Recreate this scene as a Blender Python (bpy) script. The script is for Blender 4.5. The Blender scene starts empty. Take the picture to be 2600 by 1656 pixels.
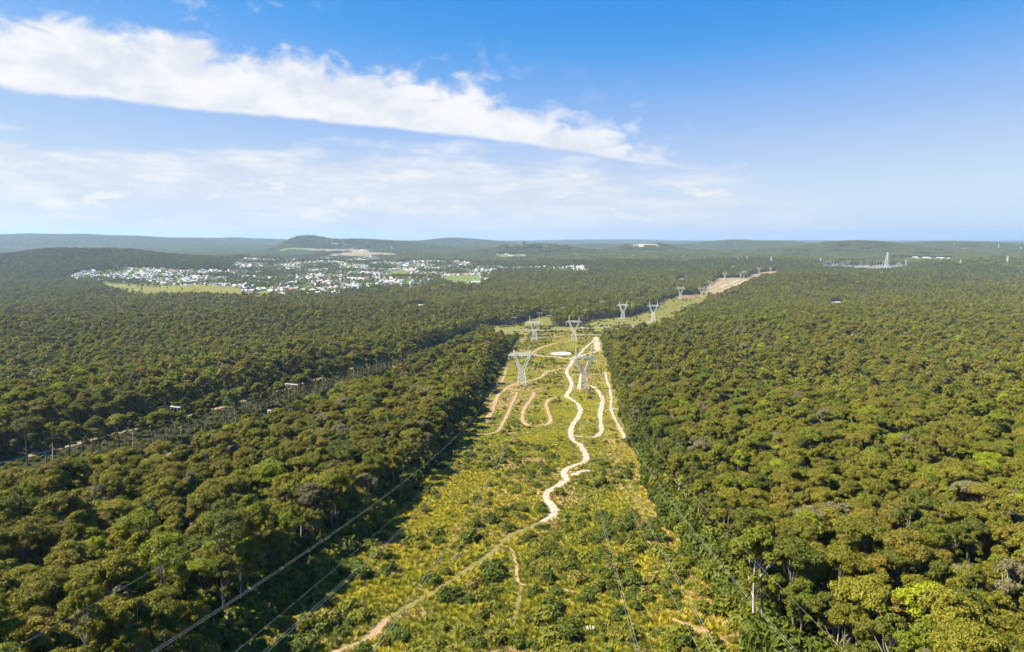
import bpy, math, random
import numpy as np
from mathutils import Vector, Matrix

random.seed(7)
RNG = np.random.default_rng(7)
R = math.radians
SC = bpy.context.scene
COL = SC.collection

# ---------------------------------------------------------------- camera
CAM_Z = 120.0
PITCH = R(7.4)
F = 1725.0                      # focal length in pixels of a 2600 px wide picture
cam_d = bpy.data.cameras.new('camera')
cam_d.sensor_width = 36.0
cam_d.lens = 36.0 * F / 2600.0
cam_d.clip_start = 1.0
cam_d.clip_end = 120000.0
cam = bpy.data.objects.new('camera', cam_d)
COL.objects.link(cam)
cam.location = (0, 0, CAM_Z)
cam.rotation_euler = (math.pi / 2 - PITCH, 0, 0)
SC.camera = cam

# ---------------------------------------------------------------- sun and sky
SUN_EL, SUN_AZ = R(49), R(-97)      # azimuth clockwise from +Y: the sun stands to the left
sun_dir = Vector((math.sin(SUN_AZ) * math.cos(SUN_EL), math.cos(SUN_AZ) * math.cos(SUN_EL), math.sin(SUN_EL)))
sd = bpy.data.lights.new('sun', 'SUN')
sd.energy = 5.0
sd.angle = R(0.53)
sd.color = (1.0, 0.93, 0.78)
sun = bpy.data.objects.new('sun', sd)
COL.objects.link(sun)
sun.rotation_euler = (-sun_dir).to_track_quat('-Z', 'Y').to_euler()

EXPO = 1.4
STR = 0.15
world = bpy.data.worlds.new('World')
SC.world = world
world.use_nodes = True
WT = world.node_tree
WT.nodes.clear()
world.cycles.sampling_method = 'MANUAL'
world.cycles.sample_map_resolution = 512


class NG:
    """small node-building helper"""
    def __init__(s, tree):
        s.t = tree

    def new(s, typ, **kw):
        n = s.t.nodes.new(typ)
        for k, v in kw.items():
            setattr(n, k, v)
        return n

    def put(s, sock, v):
        if v is None:
            return
        if isinstance(v, bpy.types.NodeSocket):
            s.t.links.new(v, sock)
        else:
            sock.default_value = v

    def m(s, op, a, b=None, c=None, clamp=False):
        n = s.new('ShaderNodeMath', operation=op, use_clamp=clamp)
        for i, v in enumerate((a, b, c)):
            s.put(n.inputs[i], v)
        return n.outputs[0]

    def vm(s, op, a, b=None):
        n = s.new('ShaderNodeVectorMath', operation=op)
        s.put(n.inputs[0], a)
        s.put(n.inputs[1], b)
        return n.outputs['Value'] if op in ('DOT_PRODUCT', 'LENGTH') else n.outputs[0]

    def sep(s, v):
        n = s.new('ShaderNodeSeparateXYZ')
        s.put(n.inputs[0], v)
        return n.outputs

    def comb(s, x, y, z):
        n = s.new('ShaderNodeCombineXYZ')
        for i, v in enumerate((x, y, z)):
            s.put(n.inputs[i], v)
        return n.outputs[0]

    def noise(s, vec, scale, detail=4, rough=0.55, dist=0.0, col=False):
        n = s.new('ShaderNodeTexNoise')
        s.put(n.inputs['Vector'], vec)
        n.inputs['Scale'].default_value = scale
        n.inputs['Detail'].default_value = detail
        n.inputs['Roughness'].default_value = rough
        n.inputs['Distortion'].default_value = dist
        return n.outputs['Color' if col else 'Fac']

    def ss(s, v, a, b, lo=0.0, hi=1.0):
        n = s.new('ShaderNodeMapRange', interpolation_type='SMOOTHSTEP')
        s.put(n.inputs[0], v)
        for i, x in enumerate((a, b, lo, hi)):
            s.put(n.inputs[1 + i], x)
        return n.outputs[0]

    def mix(s, f, a, b, mode='MIX'):
        n = s.new('ShaderNodeMix', data_type='RGBA', blend_type=mode)
        s.put(n.inputs[0], f)
        for i, v in ((6, a), (7, b)):
            s.put(n.inputs[i], v if isinstance(v, bpy.types.NodeSocket) else (*v, 1.0)[:4])
        return n.outputs[2]


g = NG(WT)
sky = g.new('ShaderNodeTexSky', sky_type='NISHITA')
sky.sun_disc = False
sky.sun_elevation = SUN_EL
sky.sun_rotation = SUN_AZ
sky.altitude = 120
sky.air_density = 1.0
sky.dust_density = 0.1
sky.ozone_density = 2.5
_dd = g.new('ShaderNodeTexCoord').outputs['Generated']
_x, _y, _z = g.sep(_dd)
g.put(sky.inputs['Vector'], g.comb(_x, _y, g.m('MAXIMUM', _z, 0.055)))
# vivid film response of the sky: each channel gets its own contrast
GAIN = 1.0 / (STR * 2 ** EXPO)
raw = g.vm('SCALE', sky.outputs[0])
raw.node.inputs['Scale'].default_value = 0.05
crv = g.new('ShaderNodeRGBCurve')
for ci, pts_ in enumerate((((0.05, 0.02), (0.082, 0.062), (0.101, 0.16), (0.127, 0.30), (0.188, 0.50), (0.27, 0.63)),
                           ((0.10, 0.24), (0.136, 0.325), (0.164, 0.41), (0.199, 0.51), (0.271, 0.66), (0.335, 0.76)),
                           ((0.12, 0.62), (0.20, 0.79), (0.226, 0.83), (0.288, 0.90), (0.33, 0.91)))):
    cu_ = crv.mapping.curves[ci]
    cu_.points[0].location = (0, 0)
    cu_.points[-1].location = (1, 1)
    for q in pts_:
        cu_.points.new(*q)
crv.mapping.update()
WT.links.new(raw, crv.inputs['Color'])
skyv = g.vm('SCALE', crv.outputs[0])
skyv.node.inputs['Scale'].default_value = GAIN
skyc = skyv
D = g.new('ShaderNodeTexCoord').outputs['Generated']
dx, dy, dz = g.sep(D)
zc = g.m('MAXIMUM', dz, 0.012)
px_, py_ = g.m('DIVIDE', dx, zc), g.m('DIVIDE', dy, zc)          # point where the ray meets the cloud deck, in deck heights
ax, ay = g.m('ADD', px_, 2.9), g.m('ADD', py_, -4.0)
along = g.m('ADD', g.m('MULTIPLY', ax, 0.66), g.m('MULTIPLY', ay, 0.75))
across = g.m('SUBTRACT', g.m('MULTIPLY', ax, 0.75), g.m('MULTIPLY', ay, 0.66))
el = g.m('DIVIDE', dz, g.m('SQRT', g.m('ADD', g.m('MULTIPLY', dx, dx), g.m('MULTIPLY', dy, dy))))
NV = g.comb(dx, dy, g.m('MULTIPLY', dz, 1.7))
NS = g.comb(dx, dy, g.m('MULTIPLY', dz, 5.0))
n1 = g.noise(NV, 6.5, 6, 0.6)
n2 = g.noise(NV, 26.0, 4, 0.62, 0.5)
n3 = g.noise(NS, 5.0, 4, 0.6)
n4 = g.noise(NS, 15.0, 4, 0.6)
# the long cloud bank: ragged towards the zenith, cleaner underneath
jit = g.m('ADD', g.m('MULTIPLY', g.m('SUBTRACT', n1, 0.5), 2.1), g.m('MULTIPLY', g.m('SUBTRACT', n2, 0.5), 1.25))
low = g.m('ADD', g.m('MULTIPLY', g.ss(along, 0.0, 4.6), 0.85), -1.02)
low = g.m('ADD', low, g.m('MULTIPLY', jit, 0.26))
top = g.m('ADD', g.ss(along, -0.5, 2.0, 1.3, 1.6), jit)
top = g.m('SUBTRACT', top, g.m('MULTIPLY', g.ss(along, 3.0, 6.5), 0.85))
bank = g.m('MULTIPLY', g.ss(g.m('SUBTRACT', across, low), -0.02, 0.34), g.ss(g.m('SUBTRACT', top, across), -0.10, 0.55))
bank = g.m('MULTIPLY', bank, g.ss(along, 5.0, 10.5, 1.0, 0.0))
bank = g.m('MULTIPLY', bank, g.ss(along, -8.0, -5.0, 0.0, 1.0))
# wisps off the upper side
w = g.m('MULTIPLY', g.ss(g.m('ADD', n1, g.m('MULTIPLY', g.m('SUBTRACT', n2, 0.5), 0.8)), 0.56, 0.78), g.ss(across, 2.6, 1.0))
w = g.m('MULTIPLY', g.m('MULTIPLY', w, g.ss(across, 0.4, 0.8)), g.ss(along, 6.0, 4.0))
# the layered deck behind it, down to the horizon
edge = g.m('ADD', g.m('MULTIPLY', g.ss(along, 0.5, 6.0), 2.8), -3.0)
jd = g.m('ADD', g.m('MULTIPLY', g.m('SUBTRACT', n3, 0.5), 7.0), g.m('MULTIPLY', g.m('SUBTRACT', n4, 0.5), 2.0))
wid = g.m('ADD', 0.6, g.m('MULTIPLY', g.m('MAXIMUM', along, 0.0), 0.10))
deck = g.ss(g.m('DIVIDE', g.m('ADD', g.m('SUBTRACT', edge, across), jd), wid), -0.6, 2.2)
tex = g.ss(g.m('ADD', g.m('MULTIPLY', n3, 0.55), g.m('MULTIPLY', n4, 0.45)), 0.38, 0.62)
deck = g.m('MULTIPLY', deck, g.m('ADD', 0.74, g.m('MULTIPLY', tex, 0.26)))
deck = g.m('MULTIPLY', deck, g.ss(g.m('DIVIDE', dx, g.m('MAXIMUM', dy, 0.05)), 0.25, 0.62, 1.0, 0.12))
deck = g.m('MULTIPLY', deck, g.ss(el, 0.0, 0.05, 0.72, 1.0))
# cumulus heads low in the deck
NC = g.comb(dx, dy, g.m('MULTIPLY', dz, 2.6))
nc = g.noise(NC, 17.0, 4, 0.6)
cu = g.m('MULTIPLY', g.ss(nc, 0.55, 0.66), g.ss(el, 0.012, 0.03))
cu = g.m('MULTIPLY', g.m('MULTIPLY', cu, g.ss(el, 0.14, 0.06)), g.ss(deck, 0.15, 0.5))
allc = g.m('MAXIMUM', g.m('MAXIMUM', bank, g.m('MULTIPLY', w, 0.6)), deck, clamp=True)
allc = g.m('MAXIMUM', allc, g.m('MULTIPLY', cu, 0.9), clamp=True)
shade_b = g.ss(g.m('ADD', g.m('MULTIPLY', g.noise(NV, 11.0, 3, 0.55), 0.7), g.m('MULTIPLY', n2, 0.3)), 0.36, 0.60)
cb = g.mix(shade_b, (0.76, 0.80, 0.88), (0.97, 0.97, 0.98))
cd = g.mix(g.m('MULTIPLY', tex, g.ss(el, 0.0, 0.15, 0.55, 1.0)), (0.70, 0.755, 0.86), (0.93, 0.94, 0.97))
cd = g.mix(cu, cd, (0.96, 0.94, 0.90))
cc = g.mix(g.m('MAXIMUM', bank, w, clamp=True), cd, cb)
cc = g.vm('SCALE', cc)
cc.node.inputs['Scale'].default_value = GAIN
fin = g.mix(g.m('MULTIPLY', allc, 0.97), skyc, cc)
bg = g.new('ShaderNodeBackground')
bg.inputs['Strength'].default_value = STR
WT.links.new(fin, bg.inputs['Color'])
WT.links.new(bg.outputs[0], g.new('ShaderNodeOutputWorld').inputs['Surface'])

SC.view_settings.view_transform = 'Standard'
SC.view_settings.look = 'None'
SC.view_settings.gamma = 1.0
SC.view_settings.use_curve_mapping = False
SC.view_settings.exposure = EXPO
SC.render.engine = 'CYCLES'
SC.cycles.max_bounces = 3
SC.cycles.diffuse_bounces = 2
SC.cycles.glossy_bounces = 2
SC.cycles.transmission_bounces = 2
SC.cycles.caustics_reflective = False
SC.cycles.caustics_refractive = False
SC.cycles.volume_bounces = 0
SC.cycles.use_denoising = True
SC.cycles.use_adaptive_sampling = True
SC.cycles.adaptive_threshold = 0.03

# ---------------------------------------------------------------- terrain
PY = np.array([-400, -100, 0, 140, 263, 400, 540, 876, 1237, 1750, 2500, 4000, 7000, 12000, 60000], float)
PZ = np.array([74, 64, 55, 36, 22, 9.5, 0, -13, -27, -36, -40, -32, -12, 4, 10], float)
_d = np.gradient(PZ, PY)
# hill: x, y, rise, half-width, half-depth
HILLS = []


def profile(y):
    y = np.clip(y, PY[0], PY[-1])
    k = np.clip(np.searchsorted(PY, y) - 1, 0, len(PY) - 2)
    h = PY[k + 1] - PY[k]
    t = (y - PY[k]) / h
    return ((2 * t**3 - 3 * t**2 + 1) * PZ[k] + (t**3 - 2 * t**2 + t) * h * _d[k]
            + (-2 * t**3 + 3 * t**2) * PZ[k + 1] + (t**3 - t**2) * h * _d[k + 1])


def height(x, y):
    x = np.asarray(x, float)
    y = np.asarray(y, float)
    z = profile(y)
    far = np.clip((y - 700) / 1500, 0, 1)
    z = z + 0.5 * np.sin(x / 17 + y / 23) * np.sin(y / 19 - x / 31) + 0.35 * np.sin(x / 9.1 - y / 13.7)
    z = z + (1 + 5 * far) * np.sin(x / 170 + 1.1) * np.sin(y / 210 + x / 400) + 4 * far * np.sin(x / 410 - y / 330 + 2)
    lat = np.clip((np.abs(x - 0.06 * y) - 85) / 130, 0, 1) * np.clip((y - 150) / 250, 0, 1) * np.clip((6000 - y) / 3000, 0, 1)
    z = z + lat * (4.5 * np.sin(x / 61 + y / 150 + 0.7) * np.sin(y / 88 - x / 210) + 5 * np.sin(x / 140 - y / 117 + 1.3))
    vf = np.clip((y - 3500) / 4000, 0, 1)
    z = z + vf * (14 * np.sin(x / 900 + y / 1400) * np.sin(y / 1100 - 1) + 8 * np.sin(x / 520 - y / 700))
    for hx, hy, a, sx, sy in HILLS:
        z = z + a * np.exp(-((x - hx) / sx) ** 2 - ((y - hy) / sy) ** 2)
    return z


def add_hill(px, py, dist, sx, sy, tree=22):
    x = (px - 1300) / F * dist
    crest = CAM_Z - (py - 604) / F * dist - (tree if dist < 4500 else 12)
    a = crest - float(height(x, dist))
    HILLS.append((x, dist, a, sx, sy))


for h in [(210, 630, 3300, 520, 420), (400, 638, 3400, 420, 350), (10, 644, 3200, 420, 350), (620, 646, 3900, 420, 300),
          (830, 655, 3500, 430, 380), (0, 599, 9000, 2200, 1200), (380, 602, 9500, 1600, 1000), (620, 604, 11000, 1500, 900),
          (770, 607, 6900, 260, 300), (880, 610, 7000, 420, 320), (1020, 613, 7200, 420, 320), (1160, 605, 9800, 800, 800),
          (1360, 615, 5600, 420, 380), (1640, 616, 6200, 330, 400), (1850, 611, 8500, 600, 700), (2190, 612, 5800, 620, 600),
          (2430, 614, 7000, 800, 800), (1990, 613, 8800, 500, 600), (1500, 608, 15000, 3000, 2500), (2100, 609, 17000, 4000, 2500),
          (1560, 655, 3600, 420, 330), (1950, 648, 3900, 350, 300), (2480, 652, 3600, 500, 300), (1990, 690, 2300, 260, 200)]:
    add_hill(*h)

CP, SP = math.cos(PITCH), math.sin(PITCH)


def gp(pts, h=0.0):
    """where sight lines of the survey photograph meet the ground (or a surface h metres above it)"""
    pts = np.array([(q[0], q[1], q[2] if len(q) > 2 else h) for q in pts], float)
    hh = pts[:, 2] if pts.shape[1] > 2 else np.full(len(pts), h)
    u, v = (pts[:, 0] - 1300) / F, (828 - pts[:, 1]) / F
    dr = np.stack([u, CP + v * SP, v * CP - SP], 1)
    ts = 60.0 * 1.004 ** np.arange(1650)
    qq = dr[:, None, :] * ts[None, :, None]
    below = qq[..., 2] + CAM_Z < height(qq[..., 0], qq[..., 1]) + hh[:, None]
    first = np.argmax(below, 1)
    hi = np.where(below.any(1), ts[first], np.nan)
    lo = np.where(below.any(1), ts[np.maximum(first - 1, 0)], np.nan)
    hi[np.isnan(hi)] = 30000
    lo[hi == 30000] = 30000
    for _ in range(20):
        m = (lo + hi) / 2
        q = dr * m[:, None]
        b = q[:, 2] + CAM_Z < height(q[:, 0], q[:, 1]) + hh
        hi = np.where(b, m, hi)
        lo = np.where(b, lo, m)
    q = dr * hi[:, None]
    return np.stack([q[:, 0], q[:, 1], height(q[:, 0], q[:, 1])], 1)


def inside(poly, x, y):
    """points in polygon, vectorised"""
    c = np.zeros(len(x), bool)
    n = len(poly)
    bx0, by0 = poly[:, :2].min(0)
    bx1, by1 = poly[:, :2].max(0)
    k = np.nonzero((x >= bx0) & (x <= bx1) & (y >= by0) & (y <= by1))[0]
    if not len(k):
        return c
    X, Y = x[k], y[k]
    r = np.zeros(len(k), bool)
    for i in range(n):
        x1, y1 = poly[i, :2]
        x2, y2 = poly[i - 1, :2]
        if y1 == y2:
            continue
        r ^= ((y1 > Y) != (y2 > Y)) & (X < (x2 - x1) * (Y - y1) / (y2 - y1) + x1)
    c[k] = r
    return c


def seg_dist(poly, x, y, closed=False):
    """distance to a polyline"""
    d = np.full(len(x), 1e9)
    n = len(poly)
    for i in range(n if closed else n - 1):
        a, b = poly[i, :2], poly[(i + 1) % n, :2]
        ab = b - a
        L = max(ab @ ab, 1e-9)
        t = np.clip(((x - a[0]) * ab[0] + (y - a[1]) * ab[1]) / L, 0, 1)
        d = np.minimum(d, np.hypot(x - a[0] - t * ab[0], y - a[1] - t * ab[1]))
    return d


# ---------------------------------------------------------------- object helpers
def tag(o, label=None, cat=None, group=None, kind=None):
    if label:
        o['label'] = label
    if cat:
        o['category'] = cat
    if group:
        o['group'] = group
    if kind:
        o['kind'] = kind
    return o


def mesh_np(name, V, faces, mats=(), midx=None, smooth=False):
    """faces: list of index arrays (n, k)"""
    me = bpy.data.meshes.new(name)
    V = np.asarray(V, np.float32)
    me.vertices.add(len(V))
    me.vertices.foreach_set('co', V.ravel())
    li = np.concatenate([np.asarray(f).ravel() for f in faces]).astype(np.int32)
    tot = np.concatenate([np.full(len(f), np.asarray(f).shape[1]) for f in faces]).astype(np.int32)
    st = np.concatenate([[0], np.cumsum(tot)[:-1]]).astype(np.int32)
    me.loops.add(len(li))
    me.loops.foreach_set('vertex_index', li)
    me.polygons.add(len(tot))
    me.polygons.foreach_set('loop_start', st)
    me.polygons.foreach_set('loop_total', tot)
    for m in mats:
        me.materials.append(m)
    if midx is not None:
        me.polygons.foreach_set('material_index', np.asarray(midx, np.int32))
    me.polygons.foreach_set('use_smooth', np.full(len(tot), smooth))
    me.update(calc_edges=True)
    me.validate()
    return me


def link(name, me, parent=None):
    o = bpy.data.objects.new(name, me)
    COL.objects.link(o)
    if parent:
        o.parent = parent
    return o


def empty(name, loc, rz=0.0, sc=1.0):
    o = bpy.data.objects.new(name, None)
    o.empty_display_size = 1.0
    COL.objects.link(o)
    o.location = loc
    o.rotation_euler = (0, 0, rz)
    o.scale = (sc, sc, sc)
    return o


class MB:
    """collects bars, boxes and tubes into one mesh"""
    def __init__(s):
        s.v, s.q, s.n = [], [], 0

    def prism(s, p0, p1, r0, r1=None, k=4):
        r1 = r0 if r1 is None else r1
        p0, p1 = np.array(p0, float), np.array(p1, float)
        d = p1 - p0
        d = d / max(np.linalg.norm(d), 1e-9)
        up = np.array([0, 0, 1.0]) if abs(d[2]) < 0.9 else np.array([1.0, 0, 0])
        a = np.cross(d, up)
        a /= np.linalg.norm(a)
        b = np.cross(d, a)
        th = np.arange(k) * 2 * np.pi / k + np.pi / k
        ring = np.cos(th)[:, None] * a + np.sin(th)[:, None] * b
        s.v += [p0 + ring * r0, p1 + ring * r1]
        i = np.arange(k)
        j = (i + 1) % k
        s.q.append(np.stack([i, j, j + k, i + k], 1) + s.n)
        if k == 4:
            s.q.append(np.array([[3, 2, 1, 0], [4, 5, 6, 7]]) + s.n)
        else:
            for q in range(1, k - 2, 2):
                s.q.append(np.array([[0, q, q + 1, q + 2 if q + 2 < k else 0]])[:, ::-1] + s.n)
                s.q.append(np.array([[0, q, q + 1, q + 2 if q + 2 < k else 0]]) + s.n + k)
        s.n += 2 * k

    def tube(s, pts, rad, k=6):
        pts = np.array(pts, float)
        rad = np.broadcast_to(np.array(rad, float), (len(pts),))
        th = np.arange(k) * 2 * np.pi / k
        for i in range(len(pts)):
            d = pts[min(i + 1, len(pts) - 1)] - pts[max(i - 1, 0)]
            d = d / max(np.linalg.norm(d), 1e-9)
            up = np.array([0, 0, 1.0]) if abs(d[2]) < 0.9 else np.array([1.0, 0, 0])
            a = np.cross(d, up)
            a /= np.linalg.norm(a)
            b = np.cross(d, a)
            s.v.append(pts[i] + (np.cos(th)[:, None] * a + np.sin(th)[:, None] * b) * rad[i])
            if i:
                q = np.arange(k)
                r = (q + 1) % k
                s.q.append(np.stack([q, r, r + k, q + k], 1) + s.n + (i - 1) * k)
        s.n += len(pts) * k

    def box(s, lo, hi):
        x0, y0, z0 = lo
        x1, y1, z1 = hi
        s.v.append(np.array([[x0, y0, z0], [x1, y0, z0], [x1, y1, z0], [x0, y1, z0],
                             [x0, y0, z1], [x1, y0, z1], [x1, y1, z1], [x0, y1, z1]], float))
        s.q.append(np.array([[3, 2, 1, 0], [4, 5, 6, 7], [0, 1, 5, 4], [1, 2, 6, 5], [2, 3, 7, 6], [3, 0, 4, 7]]) + s.n)
        s.n += 8

    def mesh(s, name, mat, smooth=False):
        return mesh_np(name, np.concatenate(s.v), [np.concatenate(s.q)], [mat], smooth=smooth)


# ---------------------------------------------------------------- materials
def mat(name):
    m = bpy.data.materials.new(name)
    m.use_nodes = True
    t = m.node_tree
    b = t.nodes['Principled BSDF']
    return m, NG(t), b


def plain(name, col, rough=0.6, metal=0.0, var=0.12, scale=3.0, spec=0.3):
    m, g, b = mat(name)
    pos = g.new('ShaderNodeNewGeometry').outputs['Position']
    n = g.noise(pos, scale, 3)
    c = g.mix(n, tuple(x * (1 - var) for x in col), tuple(min(1, x * (1 + var)) for x in col))
    g.put(b.inputs['Base Color'], c)
    b.inputs['Roughness'].default_value = rough
    b.inputs['Metallic'].default_value = metal
    b.inputs['Specular IOR Level'].default_value = spec
    return m


def leaf_mat(name, c1, c2, trans=0.30, k=1.18):
    c1, c2 = tuple(v * k for v in c1), tuple(v * k for v in c2)
    return leaf_mat_(name, c1, c2, trans)


def leaf_mat_(name, c1, c2, trans):
    """leaves: tone varies from plant to plant and over the stand"""
    m, g, b = mat(name)
    pos = g.new('ShaderNodeNewGeometry').outputs['Position']
    rnd = g.new('ShaderNodeObjectInfo').outputs['Random']
    n = g.noise(pos, 0.9, 2, 0.6)
    big = g.noise(pos, 0.004, 3, 0.6)
    f = g.m('ADD', g.m('MULTIPLY', rnd, 0.55), g.m('MULTIPLY', n, 0.45))
    c = g.mix(f, c1, c2)
    hsv = g.new('ShaderNodeHueSaturation')
    g.put(hsv.inputs['Color'], c)
    g.put(hsv.inputs['Value'], g.m('ADD', 0.75, g.m('ADD', g.m('MULTIPLY', g.m('FRACT', g.m('MULTIPLY', rnd, 7.31)), 0.35), g.m('MULTIPLY', big, 0.3))))
    c = hsv.outputs[0]
    g.put(b.inputs['Base Color'], c)
    b.inputs['Roughness'].default_value = 0.55
    b.inputs['Specular IOR Level'].default_value = 0.25
    tr = g.new('ShaderNodeBsdfTranslucent')
    g.put(tr.inputs['Color'], g.mix(1.0, c, (1.0, 1.0, 0.55), 'MULTIPLY'))
    mx = g.new('ShaderNodeMixShader')
    mx.inputs[0].default_value = trans
    g.t.links.new(b.outputs[0], mx.inputs[1])
    g.t.links.new(tr.outputs[0], mx.inputs[2])
    g.t.links.new(mx.outputs[0], g.t.nodes['Material Output'].inputs['Surface'])
    return m


TONES = {
    'olive':  leaf_mat('leaf_olive', (0.126, 0.122, 0.009), (0.184, 0.165, 0.014)),
    'green':  leaf_mat('leaf_green', (0.104, 0.128, 0.007), (0.158, 0.166, 0.010)),
    'bronze': leaf_mat('leaf_bronze', (0.142, 0.120, 0.013), (0.186, 0.147, 0.018)),
    'dark':   leaf_mat('leaf_dark', (0.076, 0.088, 0.008), (0.110, 0.114, 0.012)),
    'lime':   leaf_mat('leaf_lime', (0.170, 0.205, 0.008), (0.230, 0.240, 0.010)),
    'grey':   leaf_mat('leaf_grey', (0.140, 0.126, 0.055), (0.185, 0.158, 0.078)),
}
TONE_WORDS = {'olive': 'olive-green', 'green': 'mid-green', 'bronze': 'bronze-brown', 'dark': 'dark green', 'lime': 'bright lime-green', 'grey': 'dull greyish'}
TN = list(TONES)
M_BARK = plain('bark', (0.16, 0.135, 0.11), 0.85, var=0.4, scale=1.3)
M_PALEBARK = plain('pale_bark', (0.46, 0.41, 0.35), 0.8, var=0.2, scale=1.1)
M_DEAD = plain('dead_wood', (0.46, 0.42, 0.37), 0.8, var=0.15, scale=1.0)
M_STEEL = plain('galvanised_steel', (0.80, 0.80, 0.77), 0.5, 0.0, 0.06, 0.4)
M_STEELW = plain('weathered_steel', (0.78, 0.72, 0.58), 0.5, 0.0, 0.08, 0.4)
M_CABLE = plain('aluminium_cable', (0.42, 0.41, 0.36), 0.45, 0.2, 0.04, 0.2)
M_INS = plain('porcelain', (0.78, 0.78, 0.76), 0.3)
M_POLE = plain('timber_pole', (0.30, 0.17, 0.10), 0.85, var=0.25)
M_ARM = plain('steel_crossarm', (0.55, 0.55, 0.55), 0.5)
M_CONC = plain('concrete', (0.15, 0.15, 0.12), 0.9)

# ground
M_GROUND, g, b = mat('forest_floor')
pos = g.new('ShaderNodeNewGeometry').outputs['Position']
n = g.noise(pos, 0.05, 5, 0.65)
n_b = g.noise(pos, 0.6, 4, 0.6)
c = g.mix(g.ss(n, 0.35, 0.65), (0.035, 0.029, 0.016), (0.030, 0.036, 0.012))
c = g.mix(g.ss(n_b, 0.55, 0.75), c, (0.06, 0.047, 0.027))
ypos = g.sep(pos)[1]
c = g.mix(g.ss(ypos, 5000.0, 8500.0), c, g.mix(n_b, (0.030, 0.045, 0.018), (0.055, 0.065, 0.028)))
g.put(b.inputs['Base Color'], c)
b.inputs['Roughness'].default_value = 0.95
b.inputs['Specular IOR Level'].default_value = 0.1

M_GRASSY, g, b = mat('heath_ground')
pos = g.new('ShaderNodeNewGeometry').outputs['Position']
n = g.noise(pos, 0.045, 5, 0.65, 0.4)
n_b = g.noise(pos, 0.5, 5, 0.65)
c = g.mix(g.ss(n, 0.36, 0.64), (0.16, 0.15, 0.024), (0.27, 0.215, 0.05))
c = g.mix(g.ss(n_b, 0.45, 0.7), c, (0.055, 0.065, 0.016))
c = g.mix(g.ss(g.noise(pos, 0.11, 5, 0.7), 0.62, 0.74), c, (0.24, 0.165, 0.09))
g.put(b.inputs['Base Color'], c)
b.inputs['Roughness'].default_value = 0.95
b.inputs['Specular IOR Level'].default_value = 0.1
bp = g.new('ShaderNodeBump')
bp.inputs['Strength'].default_value = 0.8
bp.inputs['Distance'].default_value = 0.4
g.put(bp.inputs['Height'], n_b)
g.put(b.inputs['Normal'], bp.outputs[0])


def soil_mat(name, c1, c2, c3):
    c1, c2, c3 = (tuple(v * 0.70 for v in c) for c in (c1, c2, c3))
    m, g, b = mat(name)
    pos = g.new('ShaderNodeNewGeometry').outputs['Position']
    n = g.noise(pos, 0.25, 5, 0.65, 0.5)
    n2 = g.noise(pos, 1.7, 4, 0.65)
    c = g.mix(g.ss(n, 0.35, 0.65), c1, c2)
    c = g.mix(g.ss(n2, 0.52, 0.68), c, c3)
    g.put(b.inputs['Base Color'], c)
    b.inputs['Roughness'].default_value = 0.95
    b.inputs['Specular IOR Level'].default_value = 0.1
    bp = g.new('ShaderNodeBump')
    bp.inputs['Strength'].default_value = 0.7
    bp.inputs['Distance'].default_value = 0.3
    g.put(bp.inputs['Height'], n2)
    g.put(b.inputs['Normal'], bp.outputs[0])
    return m


def track_mat(name, c1, c2, c3, verge):
    """soil that grass invades from the verges and along the crown between the wheel ruts"""
    m = soil_mat(name, c1, c2, c3)
    g = NG(m.node_tree)
    b = m.node_tree.nodes['Principled BSDF']
    col = b.inputs['Base Color'].links[0].from_socket
    at = g.new('ShaderNodeAttribute', attribute_name='across').outputs['Fac']
    pos = g.new('ShaderNodeNewGeometry').outputs['Position']
    n = g.noise(pos, 0.8, 4, 0.7)
    patch = g.noise(pos, 0.07, 3, 0.6)
    edge = g.m('ADD', at, g.m('MULTIPLY', g.m('SUBTRACT', n, 0.5), 1.7))
    f1 = g.ss(edge, 0.70, 0.92)
    f2 = g.m('MULTIPLY', g.ss(g.m('ADD', at, g.m('MULTIPLY', g.m('SUBTRACT', n, 0.5), 0.5)), 0.26, 0.08), g.ss(patch, 0.42, 0.6))
    g.put(b.inputs['Base Color'], g.mix(g.m('MAXIMUM', f1, g.m('MULTIPLY', f2, verge)), col, (0.155, 0.135, 0.028)))
    return m


M_SAND = track_mat('pale_clay_soil', (0.53, 0.42, 0.31), (0.64, 0.54, 0.43), (0.40, 0.29, 0.18), 0.6)
M_CLAY = track_mat('orange_clay_soil', (0.46, 0.29, 0.16), (0.53, 0.37, 0.25), (0.32, 0.20, 0.11), 0.7)
M_GTRACK = track_mat('grassy_track_soil', (0.25, 0.205, 0.065), (0.32, 0.255, 0.095), (0.18, 0.16, 0.035), 1.0)
M_REDSOIL = soil_mat('red_brown_soil', (0.30, 0.17, 0.10), (0.34, 0.21, 0.13), (0.22, 0.15, 0.09))
M_SITE = soil_mat('bare_earth', (0.29, 0.225, 0.12), (0.37, 0.29, 0.17), (0.22, 0.18, 0.085))
M_PADDOCK = soil_mat('paddock_grass', (0.19, 0.19, 0.036), (0.26, 0.23, 0.06), (0.13, 0.14, 0.028))
M_LAWN = soil_mat('green_field', (0.15, 0.20, 0.045), (0.20, 0.23, 0.06), (0.13, 0.16, 0.04))
M_ROAD = soil_mat('sealed_road', (0.30, 0.28, 0.25), (0.34, 0.32, 0.29), (0.26, 0.24, 0.21))
M_WATER = plain('lake_water', (0.10, 0.16, 0.24), 0.15, var=0.05, scale=0.01)

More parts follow.
